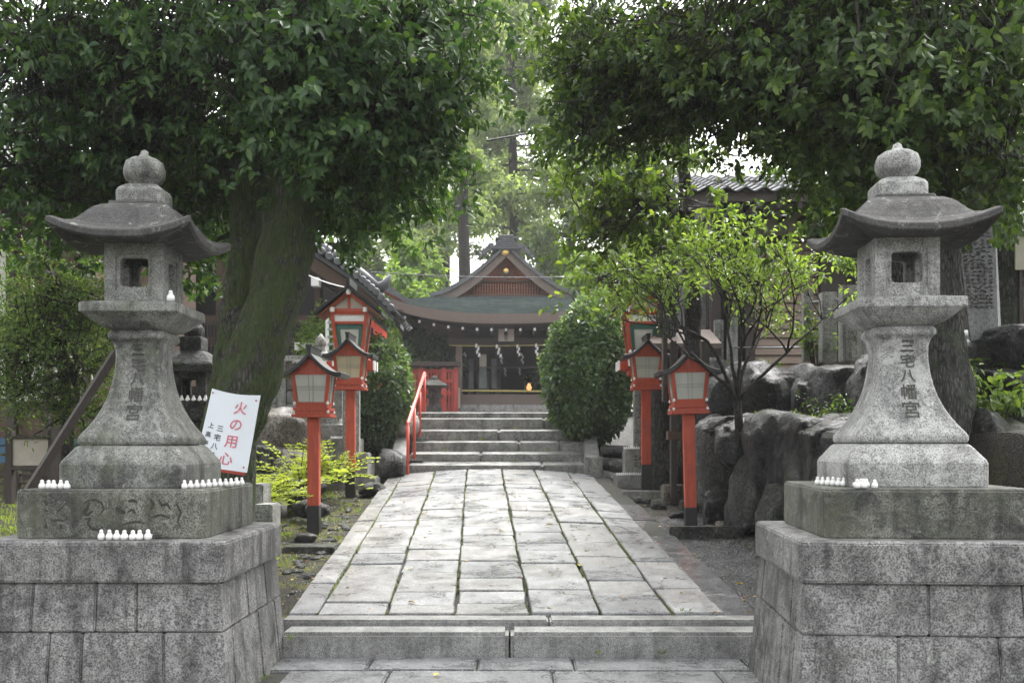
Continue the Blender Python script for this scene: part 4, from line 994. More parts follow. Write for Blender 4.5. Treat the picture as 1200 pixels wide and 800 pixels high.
def small_stone_lantern(px, Z, pts, label, m, cat='stone lantern', group=None, win=True):
    """pts: (half width px, photo y) from the top down"""
    k = Z / F; zb = Zz(pts[-1][1], Z); L = empty('garden_stone_lantern', ((px - 600) * k, Z, zb), 0, label, cat)
    def prof(lst, nm, sqr=True):
        lst = lst[::-1]
        b = MB(); (sq(b, [(h * k, Zz(y, Z) - zb) for h, y in lst], .01) if sqr else b.lathe([(h * k, Zz(y, Z) - zb) for h, y in lst], 14)); b.build(nm, m, L, smooth=not sqr, bevel=.006 if sqr else 0, seg=1)
    return L, prof
L, pf = small_stone_lantern(509, 25, [(1, 430), (1, 478)], 'small stone lantern in front of the red fence left of the shrine hall', M['rock_grey'])
pf([(1, 440), (5, 443), (4, 447)], 'finial', False); pf([(6, 445), (17, 452), (15, 454)], 'roof'); pf([(7, 454), (7, 463)], 'fire_box'); pf([(11, 463), (9, 466)], 'platform'); pf([(6, 466), (6, 474), (9, 478), (9, 486)], 'pillar')
L, pf = small_stone_lantern(227, 9.2, [(1, 377), (1, 560)], 'dark stone lantern standing between the left stone lantern and the mossy tree trunk', M['rock_grey'])
pf([(2, 377), (9, 380), (13, 386), (11, 393), (7, 396)], 'finial', False); pf([(12, 395), (13, 398), (13, 411)], 'finial_base'); pf([(13, 411), (22, 418), (31, 426), (33, 429), (33, 437), (24, 437)], 'roof')
pf([(34, 470), (34, 475), (22, 492)], 'middle_platform'); pf([(16, 492), (17, 510), (28, 545), (32, 560)], 'pillar'); pf([(38, 560), (38, 600), (44, 601), (44, 650)], 'base')
k9 = 9.2 / F; fb = MB()
for s in range(4):
    w = 40 * k9 if s % 2 == 0 else 40 * k9 - .1
    plate_hole(fb, w, 32 * k9, 17 * k9, 19 * k9, .15, .05, Matrix.Rotation(s * math.pi / 2, 4, 'Z') @ Matrix.Translation((0, -20 * k9 + (0 if s % 2 == 0 else .001), 0)), Zz(453.5, 9.2) - Zz(560, 9.2))
fb.build('fire_box', M['rock_grey'], L)
for i in range(7): bird(at(206 + i * 7.0, 470.5, 8.95), 1.25, ORD[i] + ' bird figurine from the left on the dark stone lantern platform behind the left one', 'birds on the middle dark lantern')
L, pf = small_stone_lantern(376, 13.6, [(1, 392), (1, 560)], 'pale weathered stone lantern behind the nearest left red lantern on a stepped base', M['oldstone'])
pf([(1, 391), (3, 394), (6.5, 398), (6.5, 404), (4, 407)], 'finial', False); pf([(6, 407), (7, 412), (18, 420), (27, 424), (28, 428), (14, 429)], 'roof'); pf([(12, 429), (12, 450)], 'fire_box'); pf([(20, 450), (19, 455), (10, 462)], 'middle_platform')
pf([(8, 462), (9, 478), (16, 492)], 'pillar'); pf([(24, 490), (24, 497), (31, 498), (31, 514)], 'base'); pf([(44, 514), (44, 536)], 'lower_base'); pf([(56, 536), (56, 575)], 'plinth')
for i in range(12): bird(at(366 + i * 2.6, 497.5, 13.22) if i > 20 else at(388 + i * 1.8, 514, 13.15), .75, ORD[i] + ' tiny bird figurine from the left on the pale lantern base', 'birds on the pale lantern base')

# ------------------------------------------------------------------ tiled roofs
def tile_mesh():
    """one S-shaped pantile, 0.27 wide, 0.30 long, running down -Y"""
    w, l, th = .27, .31, .022; n = 8; prof = []
    for i in range(n + 1):
        t = i / n; prof.append((t * w, .035 * math.cos(t * 2 * math.pi * .9 + .3) * (1 if t < .55 else .8) + .01))
    vs = []
    for y in (0, -l):
        for x, z in prof: vs.append((x, y, z + (.02 if y else 0)))
        for x, z in prof: vs.append((x, y, z - th + (.02 if y else 0)))
    m = n + 1; fs = []
    for i in range(n):
        fs += [(i, i + 1, 2 * m + i + 1, 2 * m + i), (m + i + 1, m + i, 3 * m + i, 3 * m + i + 1), (2 * m + i, 2 * m + i + 1, 3 * m + i + 1, 3 * m + i)]
    fs += [(0, 2 * m, 3 * m, m), (n, m + n, 3 * m + n, 2 * m + n)]
    b = MB(); b.add(vs, fs); o = b.build('roof_tile', M['tile'], None, smooth=True, loc=(0, 0, 0)); me = o.data; bpy.data.objects.remove(o); return me
TILE = tile_mesh()
def tiles(parent, origin, ex, ed, nc, nr, limit=300):
    """origin: top-left; ex: unit along eave; ed: unit down slope"""
    ex = Vector(ex).normalized(); ed = Vector(ed).normalized(); nz = ex.cross(-ed).normalized()
    if nz.z < 0: nz = -nz
    base = Matrix((ex, -ed, nz)).transposed().to_4x4()
    for r in range(nr):
        for c in range(nc):
            p = Vector(origin) + ex * (.25 * c) + ed * (.26 * r)
            o = bpy.data.objects.new('roof_tile', TILE); COL.objects.link(o); o.parent = parent
            o.matrix_local = Matrix.Translation(p) @ base @ Matrix.Rotation(U(-.012, .012), 4, 'Z')

# building on the right terrace
RB = empty('shuttered_storehouse', (3.6, 14.3, 2.0), 0, 'brown shuttered wooden storehouse with grey tiled roof on the right terrace', 'building'); bo = (3.6, 14.3, 2.0)
def B(mb, nm, m, par=RB, **k): return hb(mb, nm, m, par, bo, **k)
Zb = 14.3
x0, x1 = X(832, Zb), X(1190, Zb); zbot, ztop = 1.9, Zz(225, Zb)
B(MB().box(x0, x1, Zb + .12, Zb + 4, zbot, ztop + .2), 'wall', M['wood_dark'])
z = Zz(446, Zb); i = 0
while z < Zz(283, Zb):
    B(MB().hexa([(X(884, Zb), Zb + .02, z), (X(962, Zb), Zb + .02, z), (X(962, Zb), Zb + .1, z), (X(884, Zb), Zb + .1, z)], [(X(884, Zb), Zb + .06, z + .118), (X(962, Zb), Zb + .06, z + .118), (X(962, Zb), Zb + .1, z + .118), (X(884, Zb), Zb + .1, z + .118)]), 'shutter_slat', M['shutter']); z += .125
B(MB().box(X(884, Zb), X(962, Zb), Zb - .02, Zb + .1, Zz(283, Zb), Zz(276, Zb)), 'shutter_lintel', M['wood_brown'])
B(MB().box(X(862, Zb), X(1180, Zb), Zb + .06, Zb + .11, Zz(276, Zb), Zz(238, Zb)), 'plaster_band', M['cream'])
for px in (838, 858, 878, 966, 1000, 1060, 1120): B(MB().box(X(px, Zb) - .07, X(px, Zb) + .07, Zb - .06, Zb + .1, zbot, Zz(238, Zb)), 'post', M['wood_dark'])
for a_, b__ in ((972, 996), (1004, 1056), (1064, 1116)): B(MB().box(X(a_, Zb), X(b__, Zb), Zb + .0, Zb + .1, Zz(440, Zb), Zz(276, Zb)), 'wall_board', M['wood_dark'])
B(MB().box(X(806, Zb - .6), X(836, Zb), Zb + .3, Zb + 2, zbot, Zz(330, Zb)), 'side_screen', M['stele'])
ezl = Zz(222, 13.3)
B(MB().hexa([(X(806, 13.3), 13.3, ezl - .16), (X(1210, 13.3), 13.3, ezl - .16), (X(1210, 13.3), 14.4, ezl + .22), (X(830, 13.3), 14.4, ezl + .22)], [(X(806, 13.3), 13.3, ezl - .02), (X(1210, 13.3), 13.3, ezl - .02), (X(1210, 13.3), 16.5, ezl + 1.05), (X(830, 13.3), 16.5, ezl + 1.05)]), 'eave', M['wood_darkh'])
for i in range(16): B(MB().box(X(812, 13.3) + i * .28, X(812, 13.3) + i * .28 + .07, 13.32, 14.3, ezl - .24, ezl - .165), 'rafter', M['wood_dark'])
rfb = empty('roof', (0, 0, 0)); rfb.parent = RB
tiles(rfb, Vector((X(806, 13.3), 13.3, ezl)) + Vector((0, 9 * .26 * .949, 9 * .26 * .316)) - Vector(bo) + Vector((0, .22, .07)), (1, 0, 0), (0, -.949, -.316), 18, 10)
# building on the left (hall with gable to the path)
LB = empty('tiled_side_hall', (-4.2, 15.3, 1.5), 0, 'dark open wooden side hall with grey tiled roof behind the big left tree', 'building'); bo2 = (-4.2, 15.3, 1.5)
def B2(mb, nm, m, par=LB, **k): return hb(mb, nm, m, par, bo2, **k)
Zl = 15.0
rp = [(215, 215), (300, 253), (345, 281), (368, 295), (400, 316), (425, 334), (443, 350), (462, 371)]
def slope_sheet(off_t, off_b, y0, y1, m, nm, trim=0):
    pts = rp[:len(rp) - trim]; up = [(X(px, Zl), Zz(py, Zl) + off_t) for px, py in pts]; dn = [(X(px, Zl), Zz(py, Zl) + off_b) for px, py in pts[::-1]]
    B2(MB().prism(up + dn, y0, y1), nm, m)
slope_sheet(.0, -.07, 14.9, 16.3, M['tile'], 'roof_bed'); slope_sheet(-.08, -.30, 14.96, 15.05, M['wood_brown'], 'bargeboard', 1); slope_sheet(-.30, -.36, 15.05, 16.3, M['wood_dark'], 'soffit', 1)
# left slope of the same roof
B2(MB().prism([(X(215, Zl), Zz(215, Zl)), (X(215, Zl), Zz(215, Zl) - .1), (X(20, Zl), Zz(330, Zl) - .1), (X(20, Zl), Zz(330, Zl))], 14.9, 20), 'roof_slope', M['tile'])
rt = empty('roof_edge', (0, 0, 0)); rt.parent = LB
pr = [Vector((X(px, Zl), 0, Zz(py, Zl))) for px, py in rp]
for si in range(len(pr) - 1):
    a_, b__ = pr[si], pr[si + 1]; d = (b__ - a_); L_ = d.length; d.normalize(); k_ = 0.0
    while k_ < L_ - .05:
        p = a_ + d * k_
        for row, yy in enumerate((14.86, 15.12, 15.38, 15.64)):
            o = bpy.data.objects.new('roof_tile', TILE); COL.objects.link(o); o.parent = rt; nz = Vector((-d.z, 0, d.x))
            if nz.z < 0: nz = -nz
            ex = Vector((0, 1, 0)); mt = Matrix((ex, -d, ex.cross(-d))).transposed()
            if (mt @ Vector((0, 0, 1))).z < 0: mt = Matrix((-ex, -d, (-ex).cross(-d))).transposed()
            o.matrix_local = Matrix.Translation(p + Vector((0, yy, .05)) - Vector(bo2)) @ mt.to_4x4()
        k_ += .27
mb = MB()
for t in np.linspace(0.02, .98, 24):
    f = t * (len(pr) - 1); i = int(f); p = pr[i].lerp(pr[i + 1], f - i); mb.lathe([(.062, 0), (.066, .03), (.05, .05)], 10, Matrix.Translation((p.x, 14.84, p.z + .07)) @ Matrix.Rotation(math.pi / 2, 4, 'X'))
B2(mb, 'round_edge_tile', M['tile'], split=True)
rg = [pr[i] + Vector((0, 14.95, .14)) for i in range(len(pr))]
B2(MB().tube(rg[:-1], .085, 8), 'verge_ridge', M['tile'], smooth=True)
e = rg[-2]; B2(MB().tube([e, e + Vector((.12, -.05, .06)), e + Vector((.2, -.05, .2))], [.1, .07, .03], 8), 'ridge_end', M['tile'], smooth=True)
for px, w in ((368.5, 6), (252, 8), (60, 8), (160, 7)): B2(MB().box(X(px, Zl) - w * .006, X(px, Zl) + w * .008, 15.2, 15.4, 1.4, Zz(300, Zl)), 'post', M['wood_brown'])
for py in (398, 372): B2(MB().box(X(20, Zl), X(372, Zl), 15.22, 15.36, Zz(py + 5, Zl), Zz(py - 5, Zl)), 'beam', M['wood_brown'])
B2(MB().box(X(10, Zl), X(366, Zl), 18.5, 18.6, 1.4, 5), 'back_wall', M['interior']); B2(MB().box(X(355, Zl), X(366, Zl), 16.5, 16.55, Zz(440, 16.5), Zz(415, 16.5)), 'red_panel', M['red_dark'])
B2(MB().box(X(20, Zl), X(382, Zl), 15.1, 18.5, 1.4, Zz(452, Zl)), 'floor', M['wood_darkh'])
B2(MB().box(X(345, Zl), X(371, Zl), 15.0, 15.03, Zz(410, Zl), Zz(401, Zl)), 'white_curtain', M['white'])
B2(MB().box(X(366, Zl), X(375, Zl), 14.9, 15.1, Zz(336, Zl), Zz(326, Zl)), 'beam_end', M['white'])
mb = MB()
for i in range(20): mb.box(X(226, 14.9) + i * .05, X(226, 14.9) + i * .05 + .02, 14.9, 14.93, Zz(430, 14.9), Zz(375, 14.9))
B2(mb, 'window_slat', M['wood_dark'], split=True)
# aluminium ladder leaning there
ld = empty('ladder', at(388, 452, 14.6), 0, 'pale metal ladder standing upright beside the side hall post', 'ladder'); lo = tuple(ld.location)
for px in (383.5, 393): hb(MB().beam(at(px, 452, 14.6), at(px, 352 if px < 390 else 355, 14.7), .05, .03), 'rail', M['white'] if px < 390 else M['metal'], ld, lo)
for i in range(11): hb(MB().beam(at(384, 446 - i * 8.6, 14.62), at(393, 446 - i * 8.6, 14.62), .03, .03), 'rung', M['metal'], ld, lo)
# second small red hall roof behind it
RH = empty('red_side_shrine', at(470, 470, 21), 0, 'small red side shrine half hidden between the left hall and the green bush', 'building'); rho = tuple(RH.location)
hb(MB().hexa([at(430, 330, 21), at(481, 357, 21), at(481, 357, 24), at(430, 330, 24)], [at(430, 315, 21), at(483, 354, 21), at(483, 354, 24), at(430, 315, 24)]), 'roof', M['tile'], RH, rho)
hb(MB().hexa([at(434, 335, 21.1), at(470, 354, 21.1), at(470, 354, 23.8), at(434, 335, 23.8)], [at(434, 331, 21.1), at(474, 352, 21.1), at(474, 352, 23.8), at(434, 331, 23.8)]), 'eave_board', M['red_dark'], RH, rho)
hb(MB().box(X(418, 22), X(440, 22), 21.6, 24, 1.6, Zz(378, 22)), 'wall', M['red_bright'], RH, rho)
hb(MB().box(X(426, 21.5), X(437, 21.5), 21.5, 21.58, Zz(396, 21.5), Zz(384, 21.5)), 'window', M['interior'], RH, rho)
# far left building behind the maple
FB = empty('plastered_house', (-6.2, 12.6, .5), 0, 'house of white plaster and brown boards behind the maple at the left edge', 'building'); fo = (-6.2, 12.6, .5); Zq = 12.6
hb(MB().box(X(-160, Zq), X(112, Zq), Zq, Zq + 4, .2, Zz(215, Zq)), 'wall', M['wood_brown'], FB, fo)
for i in range(16): hb(MB().box(X(22 + i * 5.6, Zq), X(27 + i * 5.6, Zq), Zq - .04, Zq - .003, Zz(402, Zq), Zz(300, Zq)), 'wall_board', M['wood_brown'], FB, fo)
hb(MB().box(X(-60, Zq), X(14, Zq), Zq - .06, Zq - .005, Zz(375, Zq), Zz(296, Zq)), 'plaster_panel', M['plaster'], FB, fo)
hb(MB().box(X(-60, Zq), X(110, Zq), Zq - .06, Zq - .005, Zz(470, Zq), Zz(408, Zq)), 'lower_plaster_panel', M['plaster'], FB, fo)
for px in (16, 60, 104): hb(MB().box(X(px, Zq) - .05, X(px, Zq) + .05, Zq - .1, Zq, .2, Zz(215, Zq)), 'post', M['wood_dark'], FB, fo)
hb(MB().hexa([(X(-160, 11.6), 11.6, Zz(222, 11.6)), (X(70, 11.6), 11.6, Zz(222, 11.6)), (X(110, 15), 15, Zz(120, 15)), (X(-160, 15), 15, Zz(120, 15))], [(X(-160, 11.6), 11.6, Zz(216, 11.6)), (X(70, 11.6), 11.6, Zz(216, 11.6)), (X(110, 15), 15, Zz(114, 15)), (X(-160, 15), 15, Zz(114, 15))]), 'roof', M['tile'], FB, fo)

# ------------------------------------------------------------------ stone fences
TF = empty('stone_post_fence', (3.6, 11.2, 2.0), 0, 'pale square stone post fence with metal rails on the right terrace kerb', 'fence'); to = (3.6, 11.2, 2.0)
def stone_post(px, wpx, Z, pt, pb, par, o, m='oldstone'):
    w = wpx * Z / F / 2; x = X(px, Z); hb(MB().box(x - w, x + w, Z - w, Z + w, Zz(pb, Z), Zz(pt, Z)), 'post', M[m], par, o, bevel=.008)
for px, w, Z, pt, pb in ((946, 11, 11.9, 342, 424), (970, 17, 11.4, 343, 424), (994, 18, 11.0, 335, 424), (1016, 18, 10.7, 318, 420), (858, 11, 13.4, 372, 446), (842, 10, 13.6, 375, 448), (905, 9, 12.8, 372, 440)): stone_post(px, w, Z, pt, pb, TF, to) if px not in (905,) else None
for z_ in (352, 372, 398): hb(MB().tube([at(938, z_ + 4, 12.0), at(1020, z_ - 6, 10.7)], .014, 6), 'rail', M['metal'], TF, to, smooth=True)
hb(MB().tube([at(858, 407, 13.4), at(938, 407, 12.0)], .012, 6), 'rail', M['metal'], TF, to, smooth=True)
KB = empty('terrace_kerb', (3.3, 11.3, 1.95), 0, 'mossy granite kerb stones along the terrace edge under the stone fence', 'kerb'); ko = (3.3, 11.3, 1.95)
for (xa, ya, Za), (xb, yb, Zb2), h in (((872, 441, 12.4), (931, 436, 11.9), 19), ((932, 437, 11.9), (1000, 428, 11.0), 22), ((1001, 428, 11.0), (1040, 424, 10.6), 22), ((1041, 424, 10.6), (1100, 420, 10.2), 22)):
    a_, b__ = at(xa, ya, Za), at(xb, yb, Zb2); h_ = h * 11.5 / F
    hb(MB().hexa([a_ - Vector((0, 0, h_)), b__ - Vector((0, 0, h_)), b__ + Vector((.12, .35, -h_)), a_ + Vector((.12, .35, -h_))], [a_, b__, b__ + Vector((.12, .35, 0)), a_ + Vector((.12, .35, 0))]), 'kerb_stone', M['rock_grey'] if xa < 900 else M['oldstone'], KB, ko, bevel=.015)
GF = empty('stone_panel_fence', (-3.2, 13.2, 1.5), 0, 'low fence of grey stone posts and reddish panels behind the sign tree', 'fence'); go = (-3.2, 13.2, 1.5); Zg = 13.4
for px in (240, 331, 396): stone_post(px, 11, Zg, 420, 490, GF, go)
for a_, b__ in ((246, 325), (337, 390)):
    for t_, b2, m in ((424, 440, 'rock_brown'), (441.5, 457, 'rock_brown'), (458.5, 472, 'oldstone'), (473.5, 484, 'oldstone')):
        hb(MB().box(X(a_, Zg), X(b__, Zg), Zg - .05, Zg + .05, Zz(b2, Zg), Zz(t_, Zg)), 'panel', M[m], GF, go, bevel=.006)
hb(MB().box(X(230, Zg), X(402, Zg), Zg - .1, Zg + .1, Zz(424, Zg), Zz(417, Zg)), 'cap_rail', M['oldstone'], GF, go, bevel=.008)
# stele
st = empty('stone_stele', at(1150, 392, 8.3), 0, 'tall smooth grey stone stele with engraved columns beside the right stone lantern', 'stele'); sto = tuple(st.location)
ss = MB().hexa([at(1136, 400, 8.3), at(1170, 400, 8.3), at(1170, 400, 8.45) + Vector((.03, 0, 0)), at(1136, 400, 8.45)], [at(1119, 262, 8.3), at(1165, 240, 8.3), at(1166, 240, 8.45), at(1121, 262, 8.45)])
hb(ss, 'slab', M['stele'], st, sto, bevel=.012)
random.seed(8); gm_ = MB()
for c in range(5):
    for r in range(20):
        t = r / 20; xl = 1124 + 11 * t; xr = 1163 + 4 * t; px = xl + (xr - xl) * (.12 + c * .19); py = 272 + r * 4.6
        for k in range(3):
            q = at(px + U(-2, 2), py + U(-1.6, 1.6), 8.295); gm_.box(q.x - .011, q.x + .011, q.y - .004, q.y + .001, q.z - .0028, q.z + .0028)
o = hb(gm_, 'engraved_writing', M['groove_faint'], st, sto); tag(o, kind='stuff')
ns = empty('notice_plate', at(1198, 380, 9), 0, 'pale blank notice plate on a thin post at the right edge', 'sign'); no_ = tuple(ns.location)
hb(MB().box(X(1190, 9), X(1230, 9), 9, 9.02, Zz(316, 9), Zz(272, 9)), 'plate', M['cream'], ns, no_); hb(MB().box(X(1196, 9), X(1200, 9), 9.02, 9.05, Zz(420, 9), Zz(310, 9)), 'post', M['wood_dark'], ns, no_)

# ------------------------------------------------------------------ left: wood brace, notice board, blue benches
br = empty('diagonal_brace', at(85, 572, 7.6), 0, 'dark timber brace leaning diagonally behind the left stone lantern', 'brace'); bro = tuple(br.location)
hb(MB().beam(at(33, 575, 7.4), at(136, 412, 7.9), .055, .055), 'timber', M['wood_dark'], br, bro)
hb(MB().beam(at(66, 600, 8.4), at(66, 500, 8.4), .06, .06), 'upright', M['wood_dark'], br, bro)
nb = empty('notice_board', at(45, 580, 9.6), 0, 'weathered grey notice board on dark posts behind the left lantern', 'sign'); nbo = tuple(nb.location)
hb(MB().box(X(14, 9.6), X(58, 9.6), 9.6, 9.64, Zz(545, 9.6), Zz(514, 9.6)), 'board', M['beige'], nb, nbo)
for px in (11, 61): hb(MB().box(X(px, 9.6) - .03, X(px, 9.6) + .03, 9.58, 9.66, Zz(590, 9.6), Zz(503, 9.6)), 'post', M['wood_dark'], nb, nbo)
for py in (512, 548): hb(MB().box(X(12, 9.6), X(60, 9.6), 9.575, 9.65, Zz(py + 2, 9.6), Zz(py - 2, 9.6)), 'rail', M['wood_dark'], nb, nbo)
for xa, xb, lb in ((-40, 9, 'blue painted plank bench cut by the left photo edge beside the notice board'), (70, 92, 'blue painted plank bench behind the base of the left lantern')):
    bb = empty('blue_bench', at((xa + xb) / 2, 580, 10.2), 0, lb, 'bench'); bbo = tuple(bb.location)
    for py in (517, 527, 538): hb(MB().box(X(xa, 10.2), X(xb, 10.2), 10.2, 10.23, Zz(py + 4, 10.2), Zz(py - 4, 10.2)), 'plank', M['bluepaint'], bb, bbo)
    for px in (xa + 3, xb - 3): hb(MB().box(X(px, 10.2) - .03, X(px, 10.2) + .03, 10.22, 10.28, Zz(585, 10.2), Zz(512, 10.2)), 'leg', M['wood_dark'], bb, bbo)
lf = empty('low_rail_fence', at(60, 575, 10.8), 0, 'low dark wooden rail fence behind the notice board', 'fence'); lfo = tuple(lf.location)
for py in (556, 566): hb(MB().box(X(-60, 10.8), X(130, 10.8), 10.8, 10.84, Zz(py + 1.6, 10.8), Zz(py - 1.6, 10.8)), 'rail', M['wood_dark'], lf, lfo)
for px in (-20, 20, 60, 110): hb(MB().box(X(px, 10.8) - .025, X(px, 10.8) + .025, 10.78, 10.86, Zz(585, 10.8), Zz(552, 10.8)), 'post', M['wood_dark'], lf, lfo)
# timber and old stump on the right behind the red lanterns
ow = empty('timber_frame', at(815, 600, 11.4), 0, 'dark old timber posts and crossbar behind the nearest right red lantern', 'frame'); owo = tuple(ow.location)
for px, w, pt, pb in ((789, 6, 400, 585), (826, 9, 400, 600), (779, 5, 395, 470)): hb(MB().box(X(px, 11.5) - w * .005, X(px, 11.5) + w * .005, 11.45, 11.58, Zz(pb, 11.5), Zz(pt, 11.5)), 'post', M['wood_dark'], ow, owo)
for py in (510, 455): hb(MB().box(X(782, 11.5), X(838, 11.5), 11.43, 11.6, Zz(py + 5, 11.5), Zz(py - 5, 11.5)), 'crossbar', M['wood_brown'], ow, owo)
hb(MB().hexa([at(752, 408, 12.4), at(846, 408, 12.4), at(836, 392, 13.4), at(760, 392, 13.4)], [at(752, 402, 12.4), at(846, 402, 12.4), at(832, 386, 13.4), at(762, 386, 13.4)]), 'board_roof', M['wood_grey'], ow, owo)
for px, pt in ((765, 398), (800, 398), (838, 398)): hb(MB().box(X(px, 13.2) - .07, X(px, 13.2) + .07, 13.15, 13.3, .7, Zz(pt, 13.2)), 'rear_post', M['wood_dark'], ow, owo)
hb(MB().box(X(790, 13.6), X(836, 13.6), 13.6, 13.64, Zz(510, 13.6), Zz(462, 13.6)), 'white_board', M['plaster'], ow, owo)
# cables across the scene
for nm, a_, b__, sg_, lb in (('cable', at(380, 315, 22), at(760, 322, 22), .12, 'thin black cable strung across in front of the shrine gable'), ('cable', at(570, 165, 12), at(905, 75, 11), .1, 'thin black cable rising to the upper right through the tree leaves'), ('cable', at(352, 318, 14.5), at(411, 338, 13), .03, 'short pale cable from the side hall to the tall left box lantern')):
    pts = [a_.lerp(b__, t / 14) - Vector((0, 0, sg_ * math.sin(math.pi * t / 14))) for t in range(15)]
    o = MB().tube(pts, .012 if sg_ > .05 else .008, 6).build(nm, M['cable'] if sg_ > .05 else M['white'], None); tag(o, lb, 'cable')
# ------------------------------------------------------------------ rocks
random.seed(12)
RW = empty('rock_wall', (2.6, 9, .4), 0, 'wall of big wet dark boulders stacked along the right terrace', 'rock wall'); rwo = Vector(RW.location)
def wrock(px, py, Z, wpx, hpx, dep, m='rock', seed=None, par=RW, o=rwo, rz=0):
    k = Z / F; p = at(px, py, Z)
    rock('rock', M[m], par, p - o, (wpx * k / 2 * 1.1, dep * 1.15, hpx * k / 2 * 1.06), seed if seed is not None else U(0, 99), rz or U(-.4, .4))
# lower tier
for a in [(850, 545, 10.4, 62, 100, .3, 'rock_grey'), (842, 600, 10.1, 34, 44, .2), (872, 520, 9.9, 60, 60, .3), (888, 575, 9.5, 44, 90, .25, 'rock_grey'), (868, 610, 9.7, 32, 44, .2), (905, 535, 9.3, 56, 100, .3),
          (925, 560, 9.0, 44, 110, .25), (915, 600, 8.8, 40, 56, .2, 'rock_grey'), (945, 520, 8.8, 60, 60, .35), (950, 575, 8.5, 50, 110, .25, 'rock_grey'), (975, 535, 8.3, 70, 80, .35), (985, 590, 7.9, 54, 90, .25, 'rock_grey'),
          (1010, 545, 7.8, 60, 70, .35), (830, 520, 11.0, 40, 60, .25), (832, 570, 10.9, 30, 60, .2, 'rock_grey'), (900, 512, 9.6, 60, 24, .3), (860, 497, 10.3, 60, 22, .35), (935, 505, 9.3, 60, 20, .35), (1000, 500, 8.6, 70, 30, .4),
          (1150, 545, 7.4, 42, 110, .3, 'rock_grey'), (1195, 550, 7.2, 50, 110, .35), (1105, 540, 7.8, 60, 80, .3)]: wrock(*a)
# upper tier
for a in [(850, 470, 11.6, 56, 76, .35), (900, 466, 11.2, 74, 74, .35), (945, 462, 10.9, 34, 60, .3), (958, 478, 10.6, 46, 70, .3), (985, 468, 10.4, 56, 80, .35), (1020, 460, 10.1, 60, 80, .35), (1060, 450, 9.8, 60, 80, .35), (968, 500, 10.0, 40, 20, .25, 'rock_grey'),
          (1175, 420, 8.6, 100, 60, .5), (1160, 450, 8.4, 60, 40, .4), (1130, 430, 9.2, 50, 50, .4), (830, 440, 12.6, 44, 50, .3)]: wrock(*a)
random.seed(77)
for i in range(26):                                            # small filler stones wedged along the foot and in the gaps
    y = U(7.6, 11.2); x = wall_x(y) + U(-.05, .25); sz = U(.06, .15)
    rock('rock', M[random.choice(['rock', 'rock_grey'])], RW, Vector((x, y, gz(x, y) + sz * .4)) - rwo, (sz, sz, sz * U(.6, 1)), U(0, 99), U(0, 3), 3)
for i in range(18):
    y = U(8.2, 11.4); x = wall_x(y) + U(.3, .9); sz = U(.08, .18)
    rock('rock', M['rock'], RW, Vector((x, y, gz(x, y) + sz * .25)) - rwo, (sz, sz, sz * .6), U(0, 99), U(0, 3), 3)
LW = empty('rock_wall', (-3.0, 12.6, .8), 0, 'low wall of grey-brown stones under the fence behind the sign', 'rock wall'); lwo = Vector(LW.location)
for a in [(330, 510, 12.6, 56, 50, .3, 'rock_brown'), (352, 500, 12.7, 40, 36, .25, 'rock_brown'), (312, 540, 12.3, 60, 44, .3, 'rock_grey'), (340, 548, 12.2, 54, 34, .25, 'rock_brown'), (300, 505, 12.6, 50, 56, .3, 'rock_grey'), (365, 536, 12.6, 40, 34, .25, 'rock_grey'),
          (322, 568, 12.0, 50, 26, .25, 'rock'), (355, 570, 11.9, 46, 24, .2, 'rock_grey'), (290, 550, 12.2, 50, 60, .3, 'rock_grey')]: wrock(*a, par=LW, o=lwo)
def lone(px, py, Z, w, h, d, m, label, rz=0):
    k = Z / F; p = at(px, py, Z); p.z = max(gz(p.x, p.y) + h * k * .22, ZC + (520 - py) * k)
    o = rock('garden_rock', M[m], None, p, (w * k / 2, d, h * k / 2), U(0, 99), rz, 3); tag(o, label, 'rock'); return o
random.seed(33)
lone(363, 596, 10.2, 34, 22, .12, 'rock', 'wet dark rock beside the foot of the nearest left red lantern')
lone(344, 583, 10.8, 42, 22, .25, 'rock_grey', 'flat grey mossy rock left of the nearest left red lantern')
lone(372, 598, 9.9, 26, 18, .12, 'rock', 'dark pointed rock just right of the nearest left red lantern foot')
lone(358, 631, 9.1, 26, 12, .1, 'rock', 'small dark rock in front of the nearest left red lantern')
lone(316, 597, 9.8, 34, 26, .2, 'rock_grey', 'grey stone with pale streak beside the left lantern block')
lone(340, 568, 11.3, 40, 18, .2, 'rock', 'dark wet rock below the yellow green ferny shrub')
lone(437, 572, 12.3, 30, 14, .2, 'rock_grey', 'low rock at the edge of the path before the left pedestal')
lone(458, 545, 13.6, 34, 36, .25, 'rock', 'dark rock left of the stairs cheek block')
lone(472, 500, 15, 34, 34, .3, 'oldstone', 'rounded pale boulder beside the left bush')
lone(720, 545, 13.9, 30, 16, .2, 'rock', 'dark stone stacked right of the stairs cheek block, lower one')
lone(722, 530, 14.1, 34, 16, .2, 'rock', 'dark stone stacked right of the stairs cheek block, upper one')
lone(771, 592, 11.3, 19, 14, .09, 'rock_grey', 'grey speckled rock on the gravel between the two right red lanterns')
lone(750, 585, 11.7, 14, 8, .07, 'rock', 'small dark flat rock at the path edge left of the speckled rock')
lone(757, 587, 11.5, 12, 7, .06, 'rock', 'small dark stone touching the speckled rock by the path edge')
lone(796, 606, 10.6, 26, 10, .1, 'rock', 'low dark rock behind the nearest right red lantern foot')
lone(847, 617, 9.8, 18, 12, .07, 'rock_brown', 'small yellowish brown rock on the gravel right of the red lantern')
lone(834, 621, 9.8, 16, 8, .06, 'rock_brown', 'small reddish brown stone beside the nearest right red lantern')
